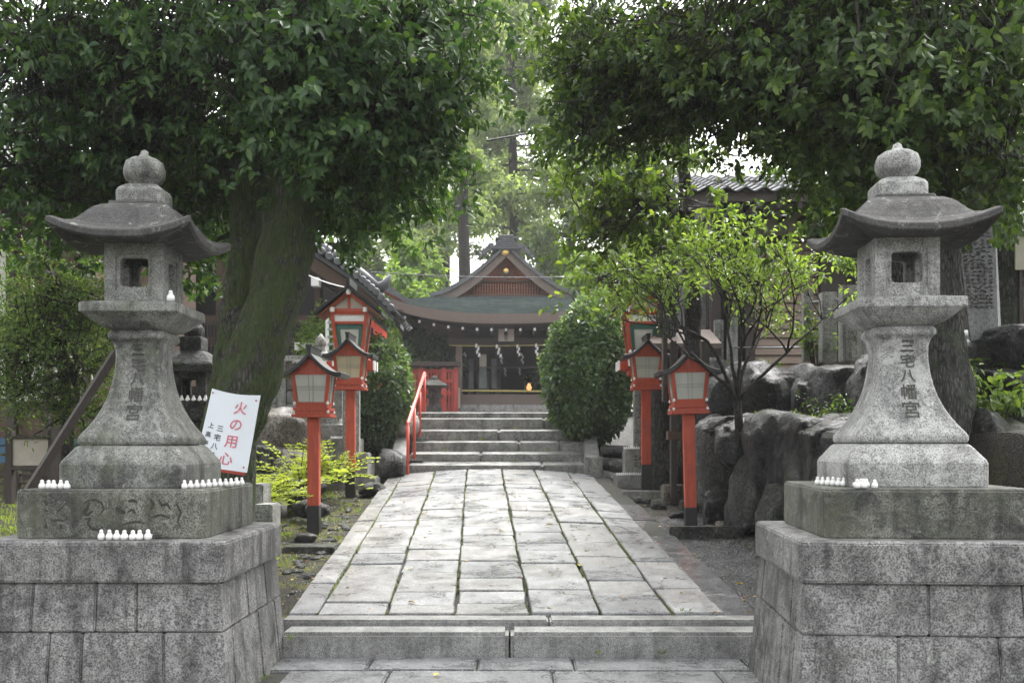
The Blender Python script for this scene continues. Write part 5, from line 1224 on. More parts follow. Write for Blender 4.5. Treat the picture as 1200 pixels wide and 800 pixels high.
def block(px0, px1, pt, pb, Z, d, m, label, cat='kerb stone', rz=0, name='kerb_stone'):
    k = Z / F; b = MB(); z1 = max(Zz(pt, Z), gz(X((px0 + px1) / 2, Z), Z) + .055); b.box(X(px0, Z), X(px1, Z), Z, Z + d, min(Zz(pb, Z), z1 - .1) - .05, z1); o = b.build(name, M[m], None, bevel=.012); tag(o, label, cat); return o
block(330, 392, 654, 668, 8.6, .35, 'rock_grey', 'mossy kerb stone lying across the soil left of the path')
block(785, 872, 617, 623, 9.3, .12, 'rock_grey', 'thin stone kerb across the gravel by the nearest right red lantern')
block(729, 780, 575, 580, 12.0, .15, 'oldstone', 'thin kerb stone below the right pillar pedestal')
block(778, 803, 568, 586, 11.6, .25, 'rock_brown', 'squared mossy brown stone block behind the right red lanterns', 'stone block', name='stone_block')
block(800, 832, 587, 603, 10.9, .25, 'rock', 'dark squared block at the foot of the old timber posts', 'stone block', name='stone_block')
block(293, 308, 567, 590, 8.3, .3, 'oldstone', 'small upright stone block behind the right corner of the left lantern block', 'stone block', name='stone_block')
block(296, 319, 591, 612, 8.1, .3, 'oldstone', 'low stone trough block between the left lantern and the mossy rocks', 'stone block', name='stone_block')

# gravel pebbles and leaf litter (nobody could count them)
random.seed(2)
def scatter_pebbles(name, n, xr, yr, r0, r1, m, test):
    base = np.array([(1, 0, 0), (0, 1, 0), (-1, 0, 0), (0, -1, 0), (0, 0, .8), (.3, .2, -.5)]); fs0 = [(0, 1, 4), (1, 2, 4), (2, 3, 4), (3, 0, 4)]
    V = []; Fc = []
    for _ in range(n):
        x, y = U(*xr), U(*yr)
        if not test(x, y): continue
        r = U(r0, r1); a = U(0, 6.28); ca, sa = math.cos(a), math.sin(a); k = len(V); z = gz(x, y) + r * .12; q = U(.6, 1)
        for vx, vy, vz in base[:5]: V.append((x + r * (vx * ca - vy * sa * q), y + r * (vx * sa + vy * ca * q), z + r * vz * U(.6, 1)))
        Fc += [tuple(i + k for i in f) for f in fs0]
    me = bpy.data.meshes.new(name); me.from_pydata(V, [], Fc); me.materials.append(m); o = bpy.data.objects.new(name, me); COL.objects.link(o); return o
off_path = lambda x, y: x > 1.62 + axis_x(y) and x < wall_x(y) + .1 and y > 6.2
o = scatter_pebbles('gravel', 32000, (1.2, 3.1), (6.2, 10.6), .005, .014, M['gravel'], off_path); tag(o, 'dark grey gravel between the path and the rock wall', 'gravel', kind='stuff')
offl = lambda x, y: x < -1.45 + axis_x(y) and y > 6.2
o = scatter_pebbles('soil_pebbles', 3000, (-3.4, -1.3), (6.4, 13.4), .004, .016, M['gravel'], offl); tag(o, 'small stones on the soil left of the path', 'gravel', kind='stuff')
random.seed(91); sb_ = MB()
for i in range(150):
    y = U(6.8, 13.2); x = axis_x(y) - 1.47 - abs(random.gauss(0, .45)) - .03; r = U(.015, .06); a = U(0, 6.3); ca, sa = math.cos(a), math.sin(a); q = U(.5, .9); hh_ = U(.3, .7); ring = lambda f, zz: [Vector((x + r * f * (math.cos(t) * ca - math.sin(t) * sa * q) * U(.8, 1.1), y + r * f * (math.cos(t) * sa + math.sin(t) * ca * q) * U(.8, 1.1), gz(x, y) + r * zz)) for t in [k * 6.283 / 7 for k in range(7)]]
    sb_.loft([ring(1.0, -.3), ring(1.05, hh_ * .4), ring(.6, hh_)])
o = sb_.build('small_stones', M['rock_grey'], None, loc=(0, 0, 0)); tag(o, 'small rough stones strewn on the soil left of the path', 'stones', kind='stuff')
def lay_leaves(name, n, region, m, L, label, zf, kind='stuff'):
    P, D, Nn = [], [], []
    while len(P) < n:
        x, y = U(*region[0]), U(*region[1]); z = zf(x, y)
        if z is None: continue
        P.append((x, y, z + .006)); a = U(0, 6.28); D.append((math.cos(a), math.sin(a), U(.02, .2))); Nn.append((U(-.3, .3), U(-.3, .3), 1))
    L_ = L * (.6 + .7 * RNG.random(n)); o = leaves(name, m, None, np.array(P), np.array(D), np.array(Nn), L_, L_ * .5, kind=kind, fold=.15); return tag(o, label, 'leaves')
pz = lambda x, y: path_pt(x - axis_x(y), y).z if -1.43 < x - axis_x(y) < 1.6 else None
lay_leaves('fallen_leaves', 260, ((-1.8, 1.6), (6.2, 13)), M['litter'], .034, 'small fallen leaves scattered over the stone path', pz)
lay_leaves('ground_leaves', 700, ((-3.4, 3.0), (6.3, 13.5)), M['litter'], .04, 'fallen leaves on the soil and gravel beside the path', lambda x, y: gz(x, y) if (off_path(x, y) or offl(x, y)) else None)
for i, (px, py) in enumerate([(679, 664), (516, 790), (823, 731), (585, 622), (648, 615), (487, 707), (733, 700), (862, 684)]):
    # find the paving point under that place of the photograph
    best = None
    for yy in np.arange(4.2, 13, .02):
        z = (pz((px - 600) * yy / F, yy) if yy > 6.35 else (.15 if yy > 5.93 else .008)) or (gz((px - 600) * yy / F, yy))
        e_ = abs(ZC + (520 - py) * yy / F - z)
        if best is None or e_ < best[0]: best = (e_, yy, z)
    yy, z = best[1], best[2]; a = U(0, 6.28); col = ['yellow', 'yellow', 'yellow', 'brown', 'brown', 'brown', 'green', 'yellow'][i]
    o = leaves('fallen_leaf', M['litter_y'] if col == 'yellow' else M['litter'], None, np.array([[0, 0, 0.]]), np.array([[math.cos(a), math.sin(a), .1]]), np.array([[.1, .1, 1.]]), .06, .034, kind=None, fold=.15)
    o.location = ((px - 600) * yy / F, yy, z + .008)
    where = ['right of the path centre', 'on the lower pavement at the bottom of the photo', 'on the kerb step by the right lantern', 'near the path centre far back', 'in the far right middle of the path', 'on the left half of the path near the kerb', 'right of the yellow leaf on the near path', 'on the gravel by the right lantern'][i]
    tag(o, 'small %s fallen leaf lying %s' % (col if i < 6 else ['green', 'yellow'][i - 6], where), 'leaf', 'single fallen leaves')

# grass and moss tufts
def tufts(name, pts, h, n, m, label, kind='stuff', spread=.05, lean=.5):
    C = np.repeat(np.asarray(pts, float), n, 0); k = len(C); C[:, :2] += RNG.normal(size=(k, 2)) * spread
    D = RNG.normal(size=(k, 3)) * lean; D[:, 2] = 1; Nn = RNG.normal(size=(k, 3)); L_ = h * (.5 + .8 * RNG.random(k))
    o = leaves(name, m, None, C, D, Nn, L_, L_ * .1 + .003, kind=kind, fold=.1); return tag(o, label, 'grass')
random.seed(40)
pts = []
while len(pts) < 420:
    x, y = U(-3.6, -1.2), U(6.6, 14)
    if x < -1.47 + axis_x(y) and noise.noise(Vector((x * 1.5, y * 1.5, 4))) > -.05: pts.append((x, y, gz(x, y) - .005))
tufts('grass', pts, .05, 9, M['grass'], 'short mossy grass on the soil left of the path')
pts = [(x, y, gz(x, y)) for x, y in [(U(-6.5, -3.5), U(8.5, 12)) for _ in range(500)]]
tufts('meadow_grass', pts, .07, 9, M['grass'], 'short grass around the notice board on the left')
pts = []
for _ in range(160): y = U(8.2, 10.4); x = wall_x(y) + U(.35, .95); pts.append((x, y, gz(x, y)))
pts2 = []
for _ in range(220): y = U(7.8, 11.2); x = wall_x(y) + U(0, .4); pts2.append((x, y, gz(x, y) + U(.0, .05)))
tufts('wall_moss', pts2, .05, 10, M['grass'], 'grass and ferns sprouting between the rock wall boulders', lean=1.0)
tufts('ledge_grass', pts, .035, 14, M['moss'], 'bright moss and grass on the ledge of the rock wall', lean=.9)
pts = [Vector(path_pt(JX[random.choice([1, 2, 3, 4, 5, 6])], U(6.4, 13.5), -.01)) for _ in range(70)]
tufts('joint_weeds', [tuple(p) for p in pts], .014, 6, M['grass'], 'tiny weeds growing in the path joints', spread=.012, lean=1.2)
pts = [(U(-1.3, 1), 13.86 + .4 * random.choice([0, 1, 2, 3]) + .38, tops[0]) for _ in range(14)]
pts = [(x, y, tops[min(5, int(round((y - .38 - 13.86) / .4)))] + .04) for x, y, _ in pts]
tufts('stair_weeds', pts, .05, 8, M['grass'], 'little weeds sprouting from the stair joints', spread=.02, lean=1)
tufts('kerb_weeds', [tuple(at(341, 748, 5.9)), tuple(at(700, 765, 5.9)), tuple(at(777, 766, 5.91)), tuple(at(800, 716, 6.2)), (-1.36, 5.6, 0), (-1.34, 5.4, 0)], .035, 9, M['leaf_light'], 'tiny bright weeds at the foot of the kerb step', spread=.015, lean=1.2)

# ------------------------------------------------------------------ shrubs and small plants
def shrub(name, c, r, n, L, m, label, cat='shrub', lump=.15, stem=True, group=None, seed=0, wr=.5, zmin=None):
    base = (c[0], c[1], gz(c[0], c[1])) if zmin is None else (c[0], c[1], zmin)
    o = empty(name, base, 0, label, cat, group); b0 = np.array(base)
    d = RNG.normal(size=(n, 3)); d /= np.linalg.norm(d, axis=1)[:, None]
    lum = np.array([noise.noise(Vector(tuple(p * 2.6 + seed))) + .5 * noise.noise(Vector(tuple(p * 6 + seed))) for p in d])
    t = (1 + lump * lum * 1.6) * (1 - .38 * RNG.random(n) ** 2.2)
    q = d * np.array(r) * t[:, None]
    P = np.array(c) + q - b0; keep = P[:, 2] > .06; P = P[keep]; d = d[keep]; k = len(P)
    D = d + RNG.normal(size=(k, 3)) * .9; D[:, 2] -= .1; Nn = d + RNG.normal(size=(k, 3)) * .5; Nn[:, 2] += .4
    L_ = L * (.6 + .7 * RNG.random(k)); leaves('foliage', m, o, P, D, Nn, L_, L_ * wr)
    if stem:
        mb = MB()
        for i in range(7):
            a = U(0, 6.28); e = Vector((math.cos(a) * r[0] * .6, math.sin(a) * r[1] * .6, c[2] - base[2] + U(-.3, .5) * r[2]))
            mb.tube([(0, 0, -.05), (e.x * .25, e.y * .25, e.z * .45), e], [.035, .025, .01], 6)
        mb.build('stem', M['bark_plain'], o, smooth=True, split=True)
    return o
p = at(690, 440, 15.0); shrub('rounded_shrub', (p.x, 15.0, p.z + .02), (.66, .62, 1.05), 17000, .075, M['leaf_bush'], 'dense rounded dark green shrub right of the stairs', seed=1)
p = at(438, 462, 14.9); shrub('rounded_shrub', (p.x, 14.9, p.z), (.56, .6, .86), 13000, .075, M['leaf_bush'], 'dense glossy shrub left of the stairs behind the red lanterns', seed=2)
p = at(400, 400, 16.0); shrub('pale_shrub', (p.x - .1, 15.2, p.z - .3), (.45, .4, .7), 3500, .07, M['leaf_maple'], 'loose pale shrub behind the tall left box lantern', seed=3)
def fern(c, n, R, m, label, seed):
    o = empty('feathery_shrub', c, 0, label, 'shrub'); P, D, Nn = [], [], []; random.seed(seed); mb = MB()
    for i in range(n):
        a = U(0, 6.28); el = U(.35, 1.35); L = R * U(.6, 1.1); d = Vector((math.cos(a) * math.cos(el), math.sin(a) * math.cos(el), math.sin(el)))
        pts = []
        for k in range(9):
            t = k / 8; q = d * L * t + Vector((0, 0, -.35 * L * t * t)) ; pts.append(q)
        mb.tube(pts, [.004] * 8 + [.002], 4)
        for k in range(2, 9):
            for s in (-1, 1):
                side_ = d.cross(Vector((0, 0, 1))).normalized() * s
                for j in range(3):
                    P.append(pts[k] + side_ * .02 * j); v = side_ * .8 + d * .6 + Vector((U(-.2, .2), U(-.2, .2), U(-.3, .2))); D.append(v); Nn.append((U(-.3, .3), U(-.3, .3), 1))
    L_ = .055 * (.6 + .6 * RNG.random(len(P))); leaves('foliage', m, o, np.array([tuple(p) for p in P]), np.array([tuple(v) for v in D]), np.array(Nn), L_, L_ * .32); tag(mb.build('stems', M['bark_plain'], o), kind='stuff')
fern(at(352, 572, 11.2), 44, .85, M['leaf_yellow'], 'yellow green feathery shrub behind the nearest left red lantern', 1)
fern(at(392, 566, 11.6), 30, .75, M['leaf_yellow'], 'yellow green feathery shrub right of the nearest left red lantern post', 2)
fern(at(306, 590, 9.6), 34, .55, M['leaf_yellow'], 'low bright green feathery shrub beside the white sign', 3)
fern(at(328, 592, 10.4), 26, .5, M['leaf_yellow'], 'small yellow green feathery shrub between the sign and the red lantern', 4)
def sprig(c, n, h, L, m, label, seed, group=None, spread=.35, name='leafy_plant'):
    o = empty(name, c, 0, label, 'plant', group); random.seed(seed); C = []; mb = MB()
    for i in range(n):
        e = Vector((U(-spread, spread), U(-spread, spread) * .6, h * U(.35, 1))); mb.tube([(e.x * .3, e.y * .3, -.05), e * .6, e], [.006, .004, .002], 4)
        for t in (.5, .7, .85, 1.0): C.append(tuple(e * t))
    P, D, Nn, L_, W_2 = clusters(np.array(C), 5, .08, L, .25, .55); leaves('foliage', m, o, P, D, Nn, L_, W_2); tag(mb.build('stems', M['bark_plain'], o), kind='stuff'); return o
sprig(at(1165, 500, 7.6), 26, .5, .075, M['leaf_light'], 'broad leaved plant growing among the rocks right of the right lantern', 5, spread=.42)
sprig(at(1130, 480, 8.2), 12, .4, .06, M['leaf_right'], 'small darker plant under the stele beside the right lantern', 6)
sprig(at(960, 425, 11.8), 22, .75, .055, M['leaf_light'], 'bright leaved plant climbing the stone post fence', 7, spread=.25)
sprig(at(1012, 420, 11.1), 16, .45, .05, M['leaf_light'], 'bright leaved plant at the foot of the rightmost fence posts', 8, spread=.3)
sprig(at(880, 446, 12.6), 10, .3, .04, M['leaf_light'], 'thin weeds growing on the mossy kerb before the shutters', 9, spread=.4)
sprig(at(915, 505, 9.8), 12, .2, .035, M['leaf_light'], 'small weeds on the mossy ledge of the rock wall', 10, spread=.4)
sprig(at(990, 500, 9.2), 16, .3, .04, M['leaf_right'], 'dark weeds on the ledge left of the right lantern', 11, spread=.4)
sprig(at(1005, 330, 11.5), 20, .6, .06, M['leaf_light'], 'bright leafy branch hanging behind the right lantern roof', 12, spread=.3)

# ------------------------------------------------------------------ trees
def limb(mb, a, b, r0, r1, n=7, wob=.08, sag=0, sides=7):
    a, b = Vector(a), Vector(b); L = (b - a).length; pts = []; rad = []; s = U(0, 50)
    for i in range(n + 1):
        t = i / n; w = math.sin(math.pi * t) * wob * L
        pts.append(a.lerp(b, t) + Vector((noise.noise(Vector((s, t * 2, 0))), noise.noise(Vector((s, t * 2, 5))), noise.noise(Vector((s, t * 2, 9))))) * w * 2 + Vector((0, 0, sag * L * math.sin(math.pi * t))))
        rad.append(r0 + (r1 - r0) * t)
    mb.tube(pts, rad, sides); return pts
def trunk_mesh(pts, rads, m, parent, o, sides=72, rough=.03, name='trunk'):
    P = [Vector(p) for p in pts]; Q = []; Rr = []
    for i in range(len(P) - 1):
        for k in range(16):
            t = k / 16; p0, p1, p2, p3 = P[max(0, i - 1)], P[i], P[i + 1], P[min(len(P) - 1, i + 2)]
            Q.append(.5 * ((2 * p1) + (p2 - p0) * t + (2 * p0 - 5 * p1 + 4 * p2 - p3) * t * t + (3 * p1 - p0 - 3 * p2 + p3) * t ** 3)); Rr.append(rads[i] + (rads[i + 1] - rads[i]) * t)
    Q.append(P[-1]); Rr.append(rads[-1]); rings = []
    for q, r in zip(Q, Rr):
        ring = []
        for k in range(sides):
            a = 2 * math.pi * k / sides; d = Vector((math.cos(a), math.sin(a), 0)); pp = q + d * r
            rr = r * (1 + .10 * noise.noise(Vector((d.x * 1.4, d.y * 1.4, q.z * .5))) + .07 * noise.noise(Vector((d.x * 5, d.y * 5, q.z * 1.6)))) + rough * noise.noise(pp * 6) + .016 * noise.noise(Vector((pp.x * 22, pp.y * 22, pp.z * 5))) + .03 * max(0, noise.noise(Vector((pp.x * 7, pp.y * 7, pp.z * 4 + 9))) - .3)
            ring.append(tuple(q + d * rr - Vector(o)))
        rings.append(ring)
    mb = MB(); mb.loft(rings); return mb.build(name, m, parent, smooth=True)
def big_tree(name, base, trunks, blobs, nper, L, mleaf, mbark, label, dens, droop=.5, twigs=.2, seed=1, spread=.34, extra=None, wr=.42):
    global RNG
    RNG = np.random.default_rng(seed); random.seed(seed)
    T = empty(name, base, 0, label, 'tree'); o = Vector(base)
    for pts, rads in trunks: trunk_mesh(pts, rads, mbark, T, o)
    C = in_blobs(blobs, dens)
    ok = np.array([(c[2] > gz(c[0], c[1]) + .6) for c in C]); C = C[ok]
    mb = MB(); tw = MB(); ends = [Vector(p) for pts, _ in trunks for p in pts[len(pts) // 2:]]
    for c, r, n in blobs:
        c = Vector(c); e = min(ends, key=lambda q: (q - c).length + (2 if q.z > c.z + .4 else 0))
        limb(mb, e - o, c - o, .05 + .012 * (c - e).length, .016, wob=.12, sag=.06)
        near = [q for q in C if (Vector(q) - c).length < max(r) * 1.1]
        for q in near[::max(1, int(1 / twigs))]:
            q = Vector(q); limb(tw, (c + (q - c) * U(0, .35)) - o, q - o, .012, .004, 3, .15, sides=4)
    mb.build('limb', mbark, T, smooth=True, split=True); t_ = tw.build('twigs', M['bark_plain'], T); tag(t_, kind='stuff')
    if droop > .3:
        ax = np.array([(tuple(min(ends, key=lambda q: (q - Vector(c)).length))) for c in C]) - np.array(base)
        C2 = np.repeat(C, 2, 0) + RNG.normal(size=(len(C) * 2, 3)) * .10
        P, D, Nn, L_, W2 = whorls(C2 - np.array(base), np.repeat(ax, 2, 0), nper // 2 + 1, L)
    else: P, D, Nn, L_, W2 = clusters(C - np.array(base), nper, spread, L, droop, wr)
    leaves('crown', mleaf, T, P, D, Nn, L_, W2)
    return T
def bl(px, py, Z, rx, ry, rz, n):
    p = at(px, py, Z); return (tuple(p), (rx, ry, rz), n)
# big left tree: two mossy trunks
b0 = at(290, 640, 7.7); b0.z = .25
tr1 = ([(b0.x - .12, 7.75, .1), at(268, 520, 7.7), at(272, 440, 7.7), at(284, 330, 7.8), at(290, 210, 7.9), at(290, 90, 8.0), at(294, -60, 8.1), at(280, -260, 8.2)], [.23, .17, .145, .128, .12, .115, .11, .07])
tr2 = ([(b0.x - .14, 7.6, .1), at(264, 545, 7.55), at(289, 455, 7.5), at(322, 350, 7.5), at(342, 250, 7.5), at(354, 150, 7.6), at(362, 40, 7.7), at(372, -120, 7.9), at(385, -300, 8.0)], [.25, .225, .225, .205, .195, .18, .165, .13, .07])
blobs = [bl(40, 40, 7.6, .9, 1.2, .7, 300), bl(150, 60, 7.9, .8, 1.2, .7, 330), bl(250, 40, 7.2, .8, 1.1, .7, 300), bl(360, 50, 6.6, .6, .7, .6, 260), bl(450, 60, 6.8, .55, .8, .6, 300), bl(495, 20, 7.2, .36, .6, .5, 150), bl(425, 140, 6.9, .6, .7, .4, 320), bl(515, 140, 7.2, .24, .5, .3, 100),
         bl(400, 210, 7.8, .5, .7, .35, 200), bl(450, 215, 8.2, .4, .6, .25, 120), bl(460, 190, 7.4, .42, .6, .26, 150), bl(430, 262, 8.6, .35, .5, .22, 90), bl(110, 160, 7.8, .8, 1.0, .5, 320), bl(200, 170, 8.2, .8, 1.0, .6, 340), bl(60, 230, 8.4, .5, .8, .35, 170), bl(20, 200, 7.8, .4, .7, .3, 90),
         bl(250, 220, 8.9, .7, .6, .6, 260), bl(150, 250, 9.2, .7, .7, .35, 180), bl(330, 170, 9.0, .7, .6, .5, 250), bl(400, 110, 8.4, .8, .6, .5, 280), bl(90, 290, 9.4, .5, .5, .2, 60), bl(240, 290, 9.6, .5, .5, .35, 110), bl(395, 110, 6.6, .4, .4, .32, 110),
         ((-2.2, 6.2, 6.0), (2.6, 2.3, .8), 650), ((-2.0, 6.6, 7.2), (2.2, 2.2, .9), 250), ((-4.8, 8.0, 5.6), (1.4, 1.6, .8), 200)]
big_tree('big_evergreen_tree', (b0.x, 7.6, .2), [tr1, tr2], blobs, 14, .071, M['leaf_dark'], M['bark'], 'big evergreen tree with two mossy trunks behind the left stone lantern', .72, seed=3)
# big right tree
b1 = at(1100, 520, 7.3)
tr = ([(b1.x, 7.5, .8), at(1098, 470, 7.5), at(1090, 380, 7.5), at(1080, 280, 7.5), at(1062, 150, 7.6), at(1056, 40, 7.7), at(1050, -100, 7.8), at(1040, -300, 8)], [.30, .26, .24, .235, .22, .21, .18, .08])
tr3 = ([at(1182, 420, 9.2), at(1180, 330, 9.2), at(1176, 220, 9.2), at(1170, 60, 9.3), at(1160, -120, 9.4)], [.17, .15, .14, .12, .08])
blobs = [bl(712, 40, 8.2, .5, .8, .5, 230), bl(780, 50, 7.8, .7, 1.0, .55, 330), bl(880, 60, 7.4, .7, 1.0, .6, 330), bl(980, 40, 6.8, .6, .8, .55, 280), bl(1080, 90, 6.2, .6, .6, .5, 260), bl(1170, 60, 6.4, .6, .8, .6, 280), bl(1180, 180, 6.8, .35, .6, .4, 170), bl(1110, 190, 7.4, .6, .5, .45, 240), bl(1000, 150, 7.0, .6, .6, .5, 280),
         bl(910, 120, 7.8, .6, .8, .35, 220), bl(820, 120, 8.0, .6, .8, .3, 210), bl(675, 80, 8.4, .25, .6, .45, 100), bl(685, 160, 8.4, .3, .5, .28, 90), bl(730, 130, 8.4, .5, .6, .35, 170), bl(965, 190, 8.4, .4, .6, .25, 120), bl(1010, 215, 8.8, .4, .5, .25, 90), bl(1150, 260, 8.8, .4, .4, .3, 90), bl(1040, 130, 8.4, .9, .5, .8, 300), bl(1150, 120, 8.8, .7, .5, .8, 260), bl(940, 90, 9, .9, .5, .7, 260),
         ((2.6, 6.3, 6.0), (2.8, 2.3, .8), 650), ((2.6, 6.8, 7.2), (2.2, 2.2, .9), 250), ((5.2, 8.0, 4.9), (1.5, 1.8, 1.2), 350)]
big_tree('big_evergreen_tree', (b1.x, 7.5, 1.0), [tr, tr3], blobs, 14, .068, M['leaf_right'], M['bark_grey'], 'big evergreen tree with a lichen grey trunk behind the right stone lantern', .7, seed=5)
# looser sunlit tree between, its branches hanging over the path
b2 = at(800, 480, 12.4)
tr = ([(b2.x, 12.2, 1.0), at(812, 380, 12.0), at(806, 280, 11.6), at(800, 180, 11.2), at(790, 80, 11.0)], [.12, .10, .085, .07, .04])
blobs = [bl(710, 215, 10.2, .55, .7, .3, 95), bl(760, 230, 10.0, .7, .7, .4, 150), bl(700, 270, 10.6, .55, .6, .3, 90), bl(780, 290, 10.6, .6, .6, .35, 100), bl(690, 190, 10.4, .32, .5, .2, 36), bl(800, 240, 10.4, .35, .5, .2, 30), bl(740, 330, 11.2, .45, .5, .25, 60), bl(790, 160, 10.6, .5, .6, .25, 50), bl(700, 330, 11.4, .5, .5, .2, 50)]
big_tree('slender_tree', (b2.x, 12.2, 1.2), [tr], blobs, 9, .085, M['leaf_mid'], M['bark_plain'], 'slender tree with backlit hanging leaves over the right red lanterns', .78, seed=8, spread=.3)
# small light green tree on the rock ledge
RNG = np.random.default_rng(15); random.seed(15)
sb = at(868, 506, 9.5); ST = empty('small_tree', sb, 0, 'small many-branched tree with fresh green leaves on the rock ledge', 'tree'); mb = MB(); tips = []
def grow(a, d, L, r, depth, tgt=None):
    n = 4; pts = [a]; dd = d.copy()
    for i in range(n): dd = (dd + Vector((U(-.3, .3), U(-.3, .3), U(-.12, .2))) + (tgt * .45 if tgt is not None else Vector())).normalized(); pts.append(pts[-1] + dd * L / n)
    mb.tube([p - sb for p in pts], [r * (1 - .4 * i / n) for i in range(n + 1)], 6)
    if depth <= 2: tips.extend([pts[2], pts[3], pts[4]])
    if depth == 0: return
    for k in range(3 if depth > 2 else 3):
        a_ = U(0, 6.28); s = Vector((math.cos(a_), math.sin(a_) * .8, U(-.15, .5))); grow(pts[random.choice([3, 4, 4])], (dd * .8 + s * .75).normalized(), L * U(.62, .82), r * .58, depth - 1)
s0 = sb + Vector((-.03, 0, .30)); mb.tube([(0, 0, -.1), (-.02, 0, .12), s0 - sb], [.048, .04, .036], 8)
for d, h0, L0 in (((-.9, -.1, .25), .75, .72), ((-.35, .2, .8), 1.0, .66), ((.15, -.15, .95), 1.0, .72), ((.75, .1, .45), .9, .68), ((-.7, -.3, .7), .95, .66), ((.5, .3, .7), 1.0, .6)):
    d = Vector(d).normalized(); st_ = Vector((-.02, 0, .12)).lerp(s0 - sb, h0) + sb; grow(st_, (d * .45 + Vector((0, 0, .8))).normalized(), L0, .021, 4, d)
tag(mb.build('branches', M['bark_plain'], ST, smooth=True), kind='stuff')
C = np.array([tuple(p - sb) for p in tips]); C = C[RNG.random(len(C)) < .24]; zmask = C[:, 2] > np.where(C[:, 0] < -.2, .95, .62); C = C[zmask]
print('small tree clusters', len(C))
P, D, Nn, L_, W2 = clusters(C, 7, .13, .06, .1, .45); leaves('crown', M['leaf_light'], ST, P, D, Nn, L_, W2)
# soft green tree at the far left
b3 = at(70, 560, 9.2)
tr = ([(b3.x, 9.4, .1), at(78, 470, 9.4), at(66, 380, 9.4), at(60, 320, 9.4)], [.06, .05, .04, .02])
blobs = [bl(60, 330, 9.2, .55, .5, .2, 80), bl(100, 360, 9.0, .35, .4, .22, 70), bl(40, 400, 9.0, .55, .5, .22, 110), bl(90, 430, 8.9, .5, .5, .25, 110), bl(30, 460, 9.0, .5, .5, .22, 110), bl(90, 480, 9.1, .4, .4, .15, 50), bl(-20, 430, 9.4, .5, .5, .4, 80), bl(130, 400, 9.6, .3, .4, .4, 60), bl(50, 370, 9.3, .5, .5, .2, 80)]
big_tree('soft_green_tree', (b3.x, 9.4, .15), [tr], blobs, 24, .042, M['leaf_soft'], M['bark_plain'], 'soft layered light green tree behind the left stone lantern', 1.0, droop=.1, seed=9, spread=.3, wr=.4)
# old bark trunk right of the far pedestal
ot = empty('old_trunk', at(778, 575, 12.9), 0, 'pale mottled old tree trunk behind the right red lanterns', 'tree'); q = Vector(ot.location)
trunk_mesh([(q.x, 12.9, q.z - .2), at(777, 520, 12.9), at(776, 460, 12.9), at(780, 400, 12.9), at(784, 300, 12.9)], [.2, .17, .16, .14, .11], M['bark_grey'], ot, q)
# background trees
def far_tree(px, Z, pbase, ptop, wpx, label, kind='conifer', n=2600, seed=0, m='leaf_far', trunk_r=.22, low=.25):
    global RNG
    RNG = np.random.default_rng(seed + 100); random.seed(seed + 100)
    x = X(px, Z); zb = gz(x, Z) - .2; zt = Zz(ptop, Z); H = zt - zb; T = empty('conifer_tree' if kind == 'conifer' else 'leafy_tree', (x, Z, zb), 0, label, 'tree'); R = wpx * Z / F / 2
    mb = MB(); mb.tube([(0, 0, 0), (.1, 0, H * .3), (-.05, 0, H * .65), (0, 0, H)], [trunk_r * 1.2, trunk_r, trunk_r * .7, .04], 10); mb.build('trunk', M['bark_plain'], T, smooth=True)
    lb = MB(); C = []; nl = int(18 + H * 2.2)
    for i in range(nl):
        t = low + (1 - low) * (i + U(0, 1)) / nl; a = U(0, 6.28); rr = R * (1.15 - t * .75 if kind == 'conifer' else math.sin(math.pi * min(1, max(.08, (t - low) / (1 - low) * .8 + .15)))) * U(.6, 1.15)
        e = Vector((math.cos(a) * rr, math.sin(a) * rr, t * H + rr * U(-.25, .2))); lb.tube([(0, 0, t * H), e * .5 + Vector((0, 0, t * H * .5 + .05 * rr)), e], [.05, .035, .01], 4)
        k = int(n * 1.35 / nl)
        for _ in range(k):
            s = U(.3, 1.05); C.append((e.x * s + U(-.3, .3) * rr * .6, e.y * s + U(-.3, .3) * rr * .6, t * H + (e.z - t * H) * s + U(-.14, .14) * (rr * .45 + .3)))
    tag(lb.build('limbs', M['bark_plain'], T), kind='stuff')
    sz = Z / 45 * .19 + .05
    P, D, Nn, L_, W2 = clusters(np.array(C), 7, sz * 2.2, sz, .25, .5); leaves('crown', M[m], T, P, D, Nn, L_, W2); return T
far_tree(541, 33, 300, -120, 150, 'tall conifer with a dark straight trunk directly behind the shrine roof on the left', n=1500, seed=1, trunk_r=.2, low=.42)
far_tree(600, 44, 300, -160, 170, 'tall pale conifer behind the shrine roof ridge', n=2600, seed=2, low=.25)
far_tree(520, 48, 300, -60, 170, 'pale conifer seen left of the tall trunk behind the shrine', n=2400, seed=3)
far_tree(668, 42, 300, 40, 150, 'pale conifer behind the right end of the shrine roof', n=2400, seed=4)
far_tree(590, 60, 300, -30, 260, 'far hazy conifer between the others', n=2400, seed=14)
far_tree(490, 36, 300, 296, 120, 'low bright green tree left behind the shrine roof', 'leafy', n=1500, seed=5, m='leaf_maple', low=.1)
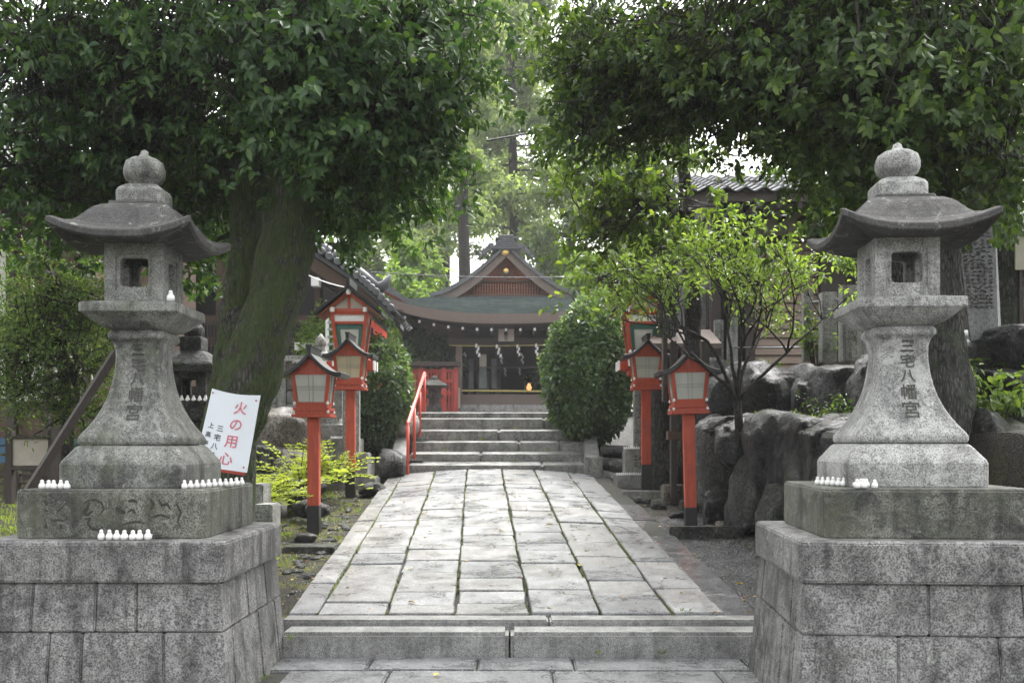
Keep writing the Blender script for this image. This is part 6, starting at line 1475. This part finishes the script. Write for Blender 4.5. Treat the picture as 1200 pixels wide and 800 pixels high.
far_tree(478, 31, 400, 292, 110, 'light green layered maple above the left end of the shrine roof', 'leafy', n=1500, seed=6, m='leaf_maple', low=.1)
far_tree(690, 33, 400, 300, 130, 'light green leafy tree right behind the shrine roof', 'leafy', n=1500, seed=7, m='leaf_maple', low=.1)
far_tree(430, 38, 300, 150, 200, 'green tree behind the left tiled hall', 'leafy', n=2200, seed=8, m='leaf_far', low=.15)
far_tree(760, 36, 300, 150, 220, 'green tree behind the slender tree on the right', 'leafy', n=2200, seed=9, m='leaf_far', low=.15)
far_tree(300, 30, 300, 215, 240, 'broad green tree filling in behind the left hall roof', 'leafy', n=2200, seed=10, m='leaf_right', low=.12)
far_tree(120, 26, 300, 235, 260, 'broad green tree behind the plastered house', 'leafy', n=2200, seed=11, m='leaf_right', low=.12)
far_tree(900, 27, 300, 205, 220, 'broad green tree behind the storehouse roof', 'leafy', n=2200, seed=12, m='leaf_right', low=.12)
far_tree(1110, 24, 300, 235, 260, 'broad green tree beyond the stele on the right', 'leafy', n=2400, seed=13, m='leaf_right', low=.12)
far_tree(505, 29, 470, 385, 70, 'dark green low tree behind the red fence left of the hall', 'leafy', n=900, seed=15, m='leaf_bush', low=.05, trunk_r=.1)
far_tree(-60, 20, 300, 200, 200, 'green tree beyond the left edge of the plastered house', 'leafy', n=1500, seed=16, m='leaf_right', low=.12)

# ------------------------------------------------------------------ damp air
hz = MB(); hz.box(-230, 230, -35, 145, -1.2, 60)
hb_ = hz.build('haze', M['white'], None, loc=(0, 0, 0)); tag(hb_, kind='stuff', label='thin pale damp air over the whole place')
hm = bpy.data.materials.new('damp_air'); hm.use_nodes = True; nt = hm.node_tree
for n_ in list(nt.nodes):
    if n_.type == 'BSDF_PRINCIPLED': nt.nodes.remove(n_)
pv = nt.nodes.new('ShaderNodeVolumePrincipled'); pv.inputs['Density'].default_value = HAZE; pv.inputs['Color'].default_value = (.95, .96, .97, 1)
nt.links.new(pv.outputs[0], nt.nodes['Material Output'].inputs['Volume'])
hb_.data.materials.clear(); hb_.data.materials.append(hm)
